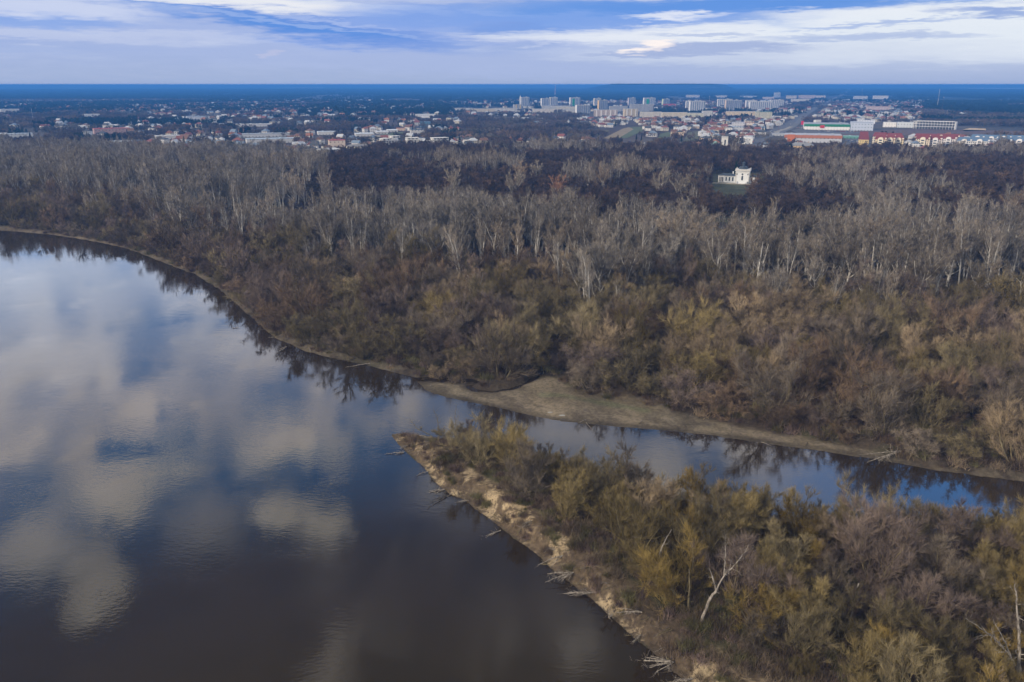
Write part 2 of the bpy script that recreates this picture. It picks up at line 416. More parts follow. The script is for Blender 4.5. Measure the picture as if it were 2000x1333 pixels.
    fcol = lerp(fcol, np.broadcast_to(field*2.0, col.shape), sstep(0.63, 0.68, fbm(x, y*0.35, 1700, 141, 3))*sstep(9000, 20000, d)*sstep(0.2, -0.2, az))
    fcol = lerp(fcol, np.broadcast_to(field, col.shape), sstep(0.55, 0.62, fbm(x, y*0.3, 1500, 151, 4))*sstep(5000, 9000, d)*0.55)
    fcol = lerp(fcol, np.broadcast_to(pine*0.6, col.shape), sstep(0.52, 0.6, fbm(x+9000, y*0.25, 2300, 161, 4))*sstep(5000, 9000, d)*0.9)
    col = np.where((d > 1160)[..., None], fcol, col)
    return z, col

def gz(x, y):
    z, _ = relief(np.array([x], float), np.array([y], float)); return float(z[0])

def put(px, py):
    """point of the ground seen at a pixel of the photograph"""
    z = 3.0
    for _ in range(6):
        x, y = at(px, py, z); z = gz(x, y)
    return x, y, z
# ---------------------------------------------------------------- ground sheet
def make_ground():
    th = np.radians(np.linspace(-72, 72, 1121))
    r1 = 38*np.exp(np.arange(0, 590)*0.005)          # fine near the river
    r2 = r1[-1]*np.exp(np.arange(1, 205)*0.0245)
    r = np.concatenate([r1, r2]); r = r[r < 90000]
    RR, TT = np.meshgrid(r, th, indexing='ij')
    x = RR*np.sin(TT); y = RR*np.cos(TT)
    z, col = relief(x, y)
    nr, nc = x.shape
    v = np.stack([x, y, z], -1).reshape(-1, 3)
    i = np.arange(nr*nc).reshape(nr, nc)
    q = np.stack([i[:-1, :-1], i[:-1, 1:], i[1:, 1:], i[1:, :-1]], -1).reshape(-1, 4)[:, ::-1]
    m, b, p, o = new_mat('ground_soil')
    at_ = b.n('ShaderNodeAttribute', attribute_name='cover'); g = b.n('ShaderNodeNewGeometry').outputs['Position']
    n1 = b.noise(g, 0.9, 5, 0.7); n2 = b.noise(g, 0.06, 4, 0.6); n3 = b.noise(g, 0.004, 4, 0.65)
    mpc = b.n('ShaderNodeMapping'); b.put(mpc.inputs['Vector'], g); mpc.inputs['Rotation'].default_value = (0, 0, 0.96); mpc.inputs['Scale'].default_value = (0.5, 1.1, 0.9)
    nc = b.m('MULTIPLY_ADD', b.noise(g, 0.12, 3, 0.5), 0.9, b.m('MULTIPLY_ADD', b.noise(mpc.outputs[0], 0.38, 8, 0.74, dist=0.6), 0.8, -0.32)); nd = b.noise(g, 1.5, 6, 0.75)
    soil = b.mix(b.ramp(nc, 0.53, 0.62), (0.115, 0.088, 0.060), (0.36, 0.285, 0.185))
    soil = b.mix(b.ramp(nd, 0.52, 0.60), soil, (0.065, 0.050, 0.038))
    base_c = b.mix(b.m('MULTIPLY', at_.outputs['Alpha'], 0.8), at_.outputs['Color'], soil)
    c = b.mix(1.0, base_c, b.mix(b.ramp(n1, 0.3, 0.7), (0.68, 0.68, 0.68), (1.26, 1.25, 1.23)), 'MULTIPLY')
    c = b.mix(1.0, c, b.mix(b.ramp(n2, 0.3, 0.7), (0.75, 0.75, 0.78), (1.22, 1.22, 1.18)), 'MULTIPLY')
    c = b.mix(1.0, c, b.mix(b.ramp(n3, 0.35, 0.65), (0.75, 0.78, 0.8), (1.3, 1.25, 1.2)), 'MULTIPLY')
    b.put(p.inputs['Base Color'], c); b.put(p.inputs['Roughness'], 0.95); b.put(p.inputs['Specular IOR Level'], 0.1)
    n4 = b.noise(g, 3.2, 4, 0.75)
    c = b.mix(1.0, c, b.mix(b.ramp(n4, 0.35, 0.65), (0.66, 0.65, 0.63), (1.26, 1.26, 1.26)), 'MULTIPLY')
    bp = b.n('ShaderNodeBump'); b.put(bp.inputs['Strength'], 0.8); b.put(bp.inputs['Distance'], 0.3); b.put(bp.inputs['Height'], b.m('MULTIPLY_ADD', n4, .6, b.m('MULTIPLY', n1, .5)))
    b.nt.links.new(bp.outputs[0], p.inputs['Normal'])
    me = np_mesh('ground', v, quads=q, mats=[m], smooth=True)
    a = me.color_attributes.new('cover', 'FLOAT_COLOR', 'POINT')
    rgba = np.ones((len(v), 4), np.float32); rgba[:, :3] = col.reshape(-1, 3); rgba[:, 3] = FACE.ravel()
    a.data.foreach_set('color', rgba.ravel())
    o = link('ground', me); tag(o, kind='structure')
make_ground()

# ---------------------------------------------------------------- the river
def make_water():
    m, b, p, o = new_mat('river_water')
    g = b.n('ShaderNodeNewGeometry').outputs['Position']
    big = b.noise(g, 0.028, 4, 0.6)
    mp = b.n('ShaderNodeMapping'); b.put(mp.inputs['Vector'], g); mp.inputs['Rotation'].default_value = (0, 0, 0.5); mp.inputs['Scale'].default_value = (0.7, 1.6, 1)
    rip = b.noise(mp.outputs[0], 0.9, 3, 0.55); swell = b.noise(mp.outputs[0], 0.12, 3, 0.6)
    patch = b.ramp(big, 0.38, 0.62)
    h = b.m('ADD', b.m('MULTIPLY', rip, b.m('MULTIPLY_ADD', patch, 0.015, 0.004)), b.m('MULTIPLY', swell, 0.012))
    bp = b.n('ShaderNodeBump'); b.put(bp.inputs['Strength'], 1.0); b.put(bp.inputs['Distance'], 1.0); b.put(bp.inputs['Height'], h)
    b.put(p.inputs['Base Color'], b.mix(patch, (0.021, 0.0155, 0.0105), (0.026, 0.019, 0.013)))
    b.put(p.inputs['Roughness'], b.m('MULTIPLY_ADD', patch, 0.02, 0.008)); b.put(p.inputs['IOR'], 1.5)
    b.put(p.inputs['Specular IOR Level'], 0.5)
    b.nt.links.new(bp.outputs[0], p.inputs['Normal'])
    me = np_mesh('river', [(-2200, -600, 0), (900, -600, 0), (900, 1500, 0), (-2200, 1500, 0)], quads=[(0, 1, 2, 3)], mats=[m])
    tag(link('river', me), kind='structure')
    # reservoir far off at the right, just under the horizon
    P = [put(1858, 171.6), put(2080, 171.4), put(2080, 175.2), put(1900, 174.6)]
    zt = max(q[2] for q in P)+2
    P = [(q[0], q[1], zt) for q in P]
    m2, b, p, o = new_mat('lake_water'); b.put(p.inputs['Base Color'], (0.30, 0.36, 0.42)); b.put(p.inputs['Roughness'], 0.25)
    tag(link('lake', np_mesh('lake', P, quads=[(3, 2, 1, 0)], mats=[m2])), kind='structure')
make_water()

# ---------------------------------------------------------------- trees
def bark_mat(name, c1, c2, sc=0.8):
    m, b, p, o = new_mat(name)
    g = b.n('ShaderNodeTexCoord').outputs['Object']
    mp = b.n('ShaderNodeMapping'); b.put(mp.inputs['Vector'], g); mp.inputs['Scale'].default_value = (1, 1, 0.35)
    n = b.noise(mp.outputs[0], sc, 5, 0.7)
    b.put(p.inputs['Base Color'], b.mix(b.ramp(n, 0.35, 0.65), c1, c2)); b.put(p.inputs['Roughness'], 0.9); b.put(p.inputs['Specular IOR Level'], 0.15)
    return m
BARK_DARK = bark_mat('dark_bark', (0.055, 0.045, 0.037), (0.14, 0.12, 0.095))
BARK_PALE = bark_mat('pale_bark', (0.30, 0.285, 0.255), (0.62, 0.60, 0.56))
BARK_DEAD = bark_mat('bleached_bark', (0.11, 0.095, 0.08), (0.36, 0.325, 0.28), 1.6)
BARK_OLIVE = bark_mat('olive_bark', (0.075, 0.062, 0.040), (0.20, 0.17, 0.10), 1.0)

def twig_mat():
    m, b, p, o = new_mat('twigs')
    a = b.n('ShaderNodeAttribute', attribute_name='tint', attribute_type='INSTANCER')
    oi = b.n('ShaderNodeObjectInfo'); g = b.n('ShaderNodeTexCoord').outputs['Object']
    n = b.noise(g, 0.55, 3, 0.6)
    c = b.mix(1.0, a.outputs['Color'], b.mix(b.ramp(n, 0.3, 0.7), (0.62, 0.62, 0.66), (1.38, 1.34, 1.26)), 'MULTIPLY')
    v = b.m('MULTIPLY_ADD', oi.outputs['Random'], 0.85, 0.65)
    c = b.mix(1.0, c, b.comb(v, v, v), 'MULTIPLY')
    b.put(p.inputs['Base Color'], c); b.put(p.inputs['Roughness'], 0.85); b.put(p.inputs['Specular IOR Level'], 0.1)
    return m
TWIG = twig_mat()

def grow(rg, segs, p, d, L, r, lev, S):
    n = S['n'][lev]; step = L/n; tap = S['tap']
    last = lev == len(S['n'])-1
    for i in range(n):
        w = rg.normal(0, S['w'][lev], 3); w[2] += S['up'][lev]
        d = d+w; d = d/np.linalg.norm(d)
        q = p+d*step
        r0 = r*(1-(1-tap)*i/n); r1 = r*(1-(1-tap)*(i+1)/n)
        segs.append((*p, *q, r0, r1, lev))
        if not last and (i+1)/n > S['st'][lev]:
            k = S['k'][lev]; kk = int(k)+(rg.random() < k-int(k))
            for c in range(kk):
                a = R(S['ang'][lev])*rg.uniform(0.65, 1.3)
                pr = np.cross(d, rg.normal(0, 1, 3)); pr /= np.linalg.norm(pr)+1e-9
                cd = d*math.cos(a)+pr*math.sin(a)
                f = rg.uniform(0, 1)
                pos = p+(q-p)*f
                l2 = L*S['lr'][lev]*(1-S['sh'][lev]*(i+f)/n)*rg.uniform(0.7, 1.2)
                grow(rg, segs, pos, cd, l2, r1*S['rr'][lev], lev+1, S)
        p = q

SPEC = {
 'willow': dict(stems=(3, 6), lean=34, H=9.0, L=0.62, r=0.13, n=[5, 4, 3], w=[.14, .18, .2], up=[.08, .10, .10], st=[0.15, 0.1], k=[2.0, 1.7], ang=[42, 42], lr=[.58, .55], sh=[.45, .4], rr=[.5, .55], tap=.35, tw=.034, tl=1.5, tup=.6, tsp=.42),
 'bush': dict(stems=(6, 9), lean=44, H=7.0, L=0.60, r=0.08, n=[4, 4, 3], w=[.16, .2, .22], up=[.05, .07, .08], st=[0.05, 0.1], k=[1.8, 1.5], ang=[38, 42], lr=[.55, .55], sh=[.35, .35], rr=[.5, .55], tap=.35, tw=.034, tl=1.1, tup=.25, tsp=.75),
 'poplar': dict(stems=(1, 3), lean=7, H=24.0, L=0.92, r=0.40, n=[9, 5, 3], w=[.035, .08, .12], up=[.05, .14, .10], st=[0.36, 0.2], k=[2.7, 1.2], ang=[40, 30], lr=[.36, .46], sh=[.55, .4], rr=[.42, .5], tap=.18, tw=.045, tl=1.9, tup=.8, tsp=.42),
 'vase': dict(stems=(1, 1), lean=3, H=24.0, L=0.55, r=0.55, n=[5, 6, 4], w=[.06, .10, .15], up=[.05, .13, .08], st=[0.35, 0.25], k=[2.6, 1.9], ang=[38, 36], lr=[.95, .40], sh=[.2, .35], rr=[.6, .45], tap=.4, tw=.05, tl=2.0, tup=.5, tsp=.6),
 'broad': dict(stems=(1, 1), lean=4, H=18.0, L=0.62, r=0.34, n=[5, 5, 4], w=[.07, .13, .18], up=[.04, .07, .05], st=[0.25, 0.15], k=[3.0, 2.0], ang=[55, 45], lr=[.66, .46], sh=[.35, .35], rr=[.5, .5], tap=.35, tw=.05, tl=1.8, tup=.2, tsp=.85),
}
def skeleton(kind, seed):
    S = SPEC[kind]; rg = np.random.default_rng(seed); segs = []
    ns = rg.integers(S['stems'][0], S['stems'][1]+1)
    for s in range(ns):
        a = rg.uniform(0, 2*math.pi) if ns < 3 else 2*math.pi*(s+rg.uniform(-.3, .3))/ns
        t = R(S['lean'])*rg.uniform(0.3, 1.2)
        d = np.array([math.cos(a)*math.sin(t), math.sin(a)*math.sin(t), math.cos(t)])
        off = 0.35 if ns > 1 else 0
        grow(rg, segs, np.array([math.cos(a)*off, math.sin(a)*off, -0.5]), d, S['H']*S['L']*rg.uniform(.8, 1.1), S['r']*rg.uniform(.8, 1.15), 0, S)
    A = np.array(segs)
    # bring the crown top to the species' height
    top = A[:, 5].max(); f = (S['H']*0.94)/top
    A[:, 0:6] *= f
    return A

def tubes(A, sides, minr=0.0):
    if len(A) == 0: return np.zeros((0, 3)), np.zeros((0, 4), int)
    p = A[:, 0:3]; q = A[:, 3:6]; d = q-p; d /= np.linalg.norm(d, axis=1)[:, None]+1e-9
    ref = np.where(np.abs(d[:, 2:3]) < 0.9, np.array([[0, 0, 1.0]]), np.array([[1.0, 0, 0]]))
    u = np.cross(d, ref); u /= np.linalg.norm(u, axis=1)[:, None]; w = np.cross(d, u)
    an = 2*np.pi*np.arange(sides)/sides
    ring = u[:, None, :]*np.cos(an)[None, :, None]+w[:, None, :]*np.sin(an)[None, :, None]
    r0 = np.maximum(A[:, 6], minr)[:, None, None]; r1 = np.maximum(A[:, 7], minr)[:, None, None]
    v0 = p[:, None, :]+ring*r0; v1 = (q+d*0.02)[:, None, :]+ring*r1
    V = np.stack([v0, v1], 1).reshape(-1, 3)
    N = len(A); base = (np.arange(N)*2*sides)[:, None]
    k = np.arange(sides); k2 = (k+1) % sides
    Q = np.stack([base+k, base+k2, base+sides+k2, base+sides+k], -1).reshape(-1, 4)
    return V, Q

def twigs(A, lev, count, S, rg, wf=1.0):
    T = A[A[:, 8] >= lev]
    Ls = np.linalg.norm(T[:, 3:6]-T[:, 0:3], axis=1); pr = Ls/Ls.sum()
    if S['H'] != SPEC['poplar']['H'] or S is SPEC['vase']:
        rr_ = np.hypot(T[:, 3], T[:, 4]); pr = pr*(0.22+(rr_/rr_.max())**2+0.7*(T[:, 5]/T[:, 5].max())**2); pr /= pr.sum()
    i = rg.choice(len(T), count, p=pr); t = rg.random((count, 1))
    p = T[i, 0:3]+(T[i, 3:6]-T[i, 0:3])*t
    d0 = (T[i, 3:6]-T[i, 0:3])/Ls[i][:, None]
    d = d0*0.8+rg.normal(0, S['tsp'], (count, 3)); d[:, 2] += S['tup']; d /= np.linalg.norm(d, axis=1)[:, None]
    L = S['tl']*rg.uniform(0.35, 1.1, (count, 1))
    side = np.cross(d, rg.normal(0, 1, (count, 3))); side /= np.linalg.norm(side, axis=1)[:, None]+1e-9
    w = S['tw']*wf*rg.uniform(0.6, 1.3, (count, 1))*0.5
    mid = p+d*L*0.55+rg.normal(0, 0.06, (count, 3))*L
    tip = p+d*L+rg.normal(0, 0.12, (count, 3))*L
    V = np.stack([p-side*w, p+side*w, mid+side*w*0.7, mid-side*w*0.7, tip], 1).reshape(-1, 3)
    b = (np.arange(count)*5)[:, None]
    Q = b+np.array([0, 1, 2, 3]); T3 = b+np.array([3, 2, 4])
    return V, Q, T3

TREE = {}
def proto(kind, seed, ntw, wf=1.0, sides=(6, 4, 3), bark=None, full=True, keep=3):
    """returns (trunk mesh, crown mesh, joined mesh)"""
    S = SPEC[kind]; A = skeleton(kind, seed); rg = np.random.default_rng(seed+999)
    lo = A[A[:, 8] == 0]; l1 = A[A[:, 8] == 1]; l2 = A[A[:, 8] >= 2]
    V0, Q0 = tubes(lo, sides[0]); V1, Q1 = tubes(l1, sides[1])
    TV = np.concatenate([V0, V1]); TQ = np.concatenate([Q0, Q1+len(V0)])
    if keep < 3: l2 = l2[:0]
    V2, Q2 = tubes(l2, sides[2], 0.012)
    V3, Q3, T3 = twigs(A, 1 if keep < 3 else 2, ntw, S, rg, wf)
    CV = np.concatenate([V2, V3]); CQ = np.concatenate([Q2, Q3+len(V2)]); CT = T3+len(V2)
    res = [None, None, None]
    if full:
        res[0] = np_mesh('trunk', TV, quads=TQ, mats=[bark], smooth=True)
        res[1] = np_mesh('crown', CV, quads=CQ, tris=CT, mats=[TWIG])
    JV = np.concatenate([TV, CV]); JQ = np.concatenate([TQ, CQ+len(TV)]); JT = CT+len(TV)
    mi = np.concatenate([np.zeros(len(TQ)), np.ones(len(CQ)), np.ones(len(JT))])
    me = np_mesh(kind, JV, quads=JQ, tris=JT, mats=[bark, TWIG], midx=mi)
    ob = bpy.data.objects.new(kind+'_source', me)
    res[2] = ob
    return res

def conifer(seed, H=12.0):
    rg = np.random.default_rng(seed); V = []; T = []
    n = 1500
    h = rg.random(n)**0.8*0.93+0.05; rad = (1-h)*H*0.22+0.15
    a = rg.uniform(0, 2*np.pi, n); f = np.sqrt(rg.uniform(0.2, 1, n))
    p = np.stack([np.cos(a)*rad*f*0.5, np.sin(a)*rad*f*0.5, h*H], 1)
    tip = np.stack([np.cos(a)*rad*f, np.sin(a)*rad*f, h*H-0.16*rad-0.1], 1)+rg.normal(0, .12, (n, 3))
    s = np.cross(tip-p, rg.normal(0, 1, (n, 3))); s /= np.linalg.norm(s, axis=1)[:, None]
    w = rg.uniform(.15, .38, (n, 1))
    V = np.stack([p-s*w, p+s*w, tip], 1).reshape(-1, 3); T = (np.arange(n)*3)[:, None]+np.array([0, 1, 2])
    tv, tq = tubes(np.array([[0, 0, -0.4, 0, 0, H*0.96, 0.2, 0.03, 0]]), 6)
    tr = np_mesh('trunk', tv, quads=tq, mats=[BARK_DARK], smooth=True)
    cr = np_mesh('crown', V, tris=T, mats=[TWIG])
    JV = np.concatenate([tv, V])
    me = np_mesh('conifer', JV, quads=tq, tris=T+len(tv), mats=[BARK_DARK, TWIG], midx=np.concatenate([np.zeros(len(tq)), np.ones(len(T))]))
    return [tr, cr, bpy.data.objects.new('conifer_source', me)]

PW = [proto('willow', 100+i, 7000, 0.85, bark=BARK_OLIVE) for i in range(8)]
PB = [proto('bush', 200+i, 5000, 1.0, bark=BARK_DARK) for i in range(6)]
PP = [proto('poplar', 300+i, 2600, 1.3, bark=BARK_PALE) for i in range(8)]
PV = [proto('vase', 400+i, 6500, 1.15, bark=BARK_PALE) for i in range(5)]
PD = [proto('broad', 500+i, 3600, 2.2, bark=BARK_DARK) for i in range(6)]
LW = [proto('willow', 600+i, 1900, 2.2, (4, 3, 3), BARK_OLIVE, False) for i in range(5)]
LB = [proto('bush', 620+i, 1500, 2.6, (4, 3, 3), BARK_DARK, False) for i in range(5)]
LP = [proto('poplar', 640+i, 1000, 2.5, (4, 3, 3), BARK_PALE, False) for i in range(7)]
LD = [proto('broad', 660+i, 1500, 4.2, (4, 3, 3), BARK_DARK, False, 2) for i in range(6)]
LV = [proto('vase', 680+i, 1500, 2.6, (4, 3, 3), BARK_PALE, False) for i in range(4)]
PC = [conifer(700+i) for i in range(3)]

def ivec(me_, name, kind, data):
    a = me_.attributes.new(name, kind, 'POINT'); a.data.foreach_set({'FLOAT': 'value', 'INT': 'value', 'FLOAT_VECTOR': 'vector', 'FLOAT_COLOR': 'color'}[kind], np.asarray(data).ravel())

def scatter(name, label, cat, pts, scl, rot, idx, tint, sources, group=None):
    """one mass of plants nobody could count"""
    pts = np.asarray(pts, np.float32)
    me = bpy.data.meshes.new(name); me.vertices.add(len(pts)); me.vertices.foreach_set('co', pts.ravel())
    ivec(me, 'scl', 'FLOAT_VECTOR', np.asarray(scl, np.float32)); ivec(me, 'rot', 'FLOAT_VECTOR', np.asarray(rot, np.float32))
    ivec(me, 'idx', 'INT', np.asarray(idx, np.int32))
    t4 = np.ones((len(pts), 4), np.float32); t4[:, :3] = tint; ivec(me, 'tint', 'FLOAT_COLOR', t4)
    for m in sources[0].data.materials: me.materials.append(m)
    o = link(name, me); tag(o, label, cat, group, 'stuff')
    col = bpy.data.collections.new(name+'_sources')
    for i, s in enumerate(sources):
        c = s.copy(); c.name = '%s_%02d' % (name[:10], i); col.objects.link(c)
    g = bpy.data.node_groups.new(name, 'GeometryNodeTree')
    g.interface.new_socket('Geometry', in_out='INPUT', socket_type='NodeSocketGeometry'); g.interface.new_socket('Geometry', in_out='OUTPUT', socket_type='NodeSocketGeometry')
    N = g.nodes; L = g.links
    gi = N.new('NodeGroupInput'); go = N.new('NodeGroupOutput'); ip = N.new('GeometryNodeInstanceOnPoints'); ci = N.new('GeometryNodeCollectionInfo')
    ci.inputs['Collection'].default_value = col; ci.inputs['Separate Children'].default_value = True; ci.inputs['Reset Children'].default_value = True
    def na(nm, ty):
        a = N.new('GeometryNodeInputNamedAttribute'); a.data_type = ty; a.inputs[0].default_value = nm
        return [s for s in a.outputs if s.enabled and s.name == 'Attribute'][0]
    L.new(gi.outputs[0], ip.inputs['Points']); L.new(ci.outputs[0], ip.inputs['Instance']); ip.inputs['Pick Instance'].default_value = True
    L.new(na('idx', 'INT'), ip.inputs['Instance Index']); L.new(na('scl', 'FLOAT_VECTOR'), ip.inputs['Scale'])
    er = N.new('FunctionNodeEulerToRotation'); L.new(na('rot', 'FLOAT_VECTOR'), er.inputs[0]); L.new(er.outputs[0], ip.inputs['Rotation'])
    L.new(ip.outputs[0], go.inputs[0])
    md = o.modifiers.new('scatter', 'NODES'); md.node_group = g
    return o

def plant(name, P, x, y, z, s, rz, tint, label, cat, group, tilt=(0, 0)):
    e = empty(name, (x, y, z), rz, label, cat, group)
    e.rotation_euler = (tilt[0], tilt[1], rz)
    s = s if isinstance(s, tuple) else (s, s, s); e.scale = s
    a = link('trunk', P[0], e); c = link('crown', P[1], e); c['tint'] = tint; a['tint'] = tint
    return e

def jgrid(x0, x1, y0, y1, sp, seed):
    rg = np.random.default_rng(seed)
    xs = np.arange(x0, x1, sp); ys = np.arange(y0, y1, sp)
    X, Y = np.meshgrid(xs, ys); X = X+rg.uniform(-.48, .48, X.shape)*sp; Y = Y+rg.uniform(-.48, .48, Y.shape)*sp
    return X.ravel(), Y.ravel()

# boundary lines of the belts, in photograph pixels at ground level
def line(L_):
    xs = [a for a, b_ in L_]; ys = [b_ for a, b_ in L_]
    return lambda u: np.interp(u, xs, ys)
WB = line([(-600, 372), (0, 388), (200, 410), (350, 462), (520, 492), (650, 520), (800, 520), (920, 560), (1050, 560), (1150, 605), (1240, 600), (1330, 560), (1500, 600), (1700, 622), (1900, 610), (2000, 618), (2600, 640)])   # poplars above, willows below
PBL = line([(-600, 300), (0, 300), (300, 315), (600, 352), (660, 408), (880, 412), (1000, 425), (1250, 440), (1380, 462), (1500, 448), (1700, 462), (2000, 480), (2600, 500)])  # park above, poplars below
_TL = line([(-600, 290), (0, 286), (300, 298), (610, 314), (720, 308), (800, 298), (1300, 294), (1420, 308), (1700, 306), (2000, 302), (2600, 302)])
TOWNL = lambda u: _TL(u)+3.5*np.sin(np.asarray(u)*.021+1)+3.0*np.sin(np.asarray(u)*.057)+2.0*np.sin(np.asarray(u)*.133+2)

OL = np.array([0.190, 0.154, 0.074]); OL2 = np.array([0.172, 0.146, 0.086]); TAN = np.array([0.235, 0.188, 0.126]); MAU = np.array([0.150, 0.120, 0.103]); RUS = np.array([0.152, 0.112, 0.078]); GRY = np.array([0.150, 0.127, 0.100]); YEL = np.array([0.190, 0.142, 0.050])
CNAME = {'olive': OL, 'dull olive': OL2, 'pale tan': TAN, 'mauve brown': MAU, 'rusty brown': RUS, 'grey brown': GRY, 'ochre yellow': YEL}

def where_island(px, py):
    if px < 1000: return 'near the low tip of the island'
    sw = float(np.interp(px, [q[0] for q in SWL], [q[1] for q in SWL]))
    nn = float(np.interp(px, [q[0] for q in NL], [q[1] for q in NL]))
    f = (py-nn)/(max(sw, nn+60)-nn)
    if py > 1180 and px > 1500: side = 'in the near thicket of the island'
    elif f > 0.68: side = 'behind the sandy bank of the island'
    elif f < 0.3: side = 'beside the side channel on the island'
    else: side = 'in the middle of the island'
    return side+(' near its tip' if px < 1300 else ' mid-picture' if px < 1620 else ' at the right' if px > 1850 else '')
def where_bank(px, py):
    if px < 300: return 'on the far river bend at the left edge'
    if px < 620: return 'above the curving pale bank across the river'
    if px < 860: return 'above the straight bank left of the sand spit'
    if px < 1120: return 'around the hooked creek behind the sand spit'
    if px < 1450: return 'behind the sandy beach of the side channel'
    if px < 1750: return 'behind the beach, left of the fallen grey tree'
    return 'behind the fallen grey tree on the channel bank'
def where_poplar(px, py):
    if px < 560: return 'left of the big poplar clump' if px < 330 else 'in the dense clump above the river bend'
    if px < 900: return 'in the belt left of the spreading forked tree'
    if px < 1250: return 'in the belt around the spreading forked tree'
    if px < 1600: return 'in the open row right of the centre'
    return 'in the tall groups near the right edge'
def where_park(px, py):
    if px < 700: return 'in the dark wood at its left end'
    if px < 1000: return 'around the lone white-stemmed tree in the dark park'
    if px < 1330: return 'in the dark park left of the white palace'
    if px < 1550: return 'in the park woods around the white palace'
    return 'in the dark park right of the white palace'

def size_word(s): return 'tall' if s > 1.12 else 'low' if s < 0.88 else 'middling'

def pack(X, Y, Wd, fac, seed):
    rg = np.random.default_rng(seed); keep = []; cell = {}
    for i in rg.permutation(len(X)):
        cx, cy_ = int(X[i]//10), int(Y[i]//10); ok = True
        for a in (-1, 0, 1, 2, -2):
            for b_ in (-1, 0, 1, 2, -2):
                for j in cell.get((cx+a, cy_+b_), ()):
                    if (X[i]-X[j])**2+(Y[i]-Y[j])**2 < (fac*(Wd[i]+Wd[j]))**2: ok = False; break
                if not ok: break
            if not ok: break
        if ok: keep.append(i); cell.setdefault((cx, cy_), []).append(i)
    return np.array(keep)

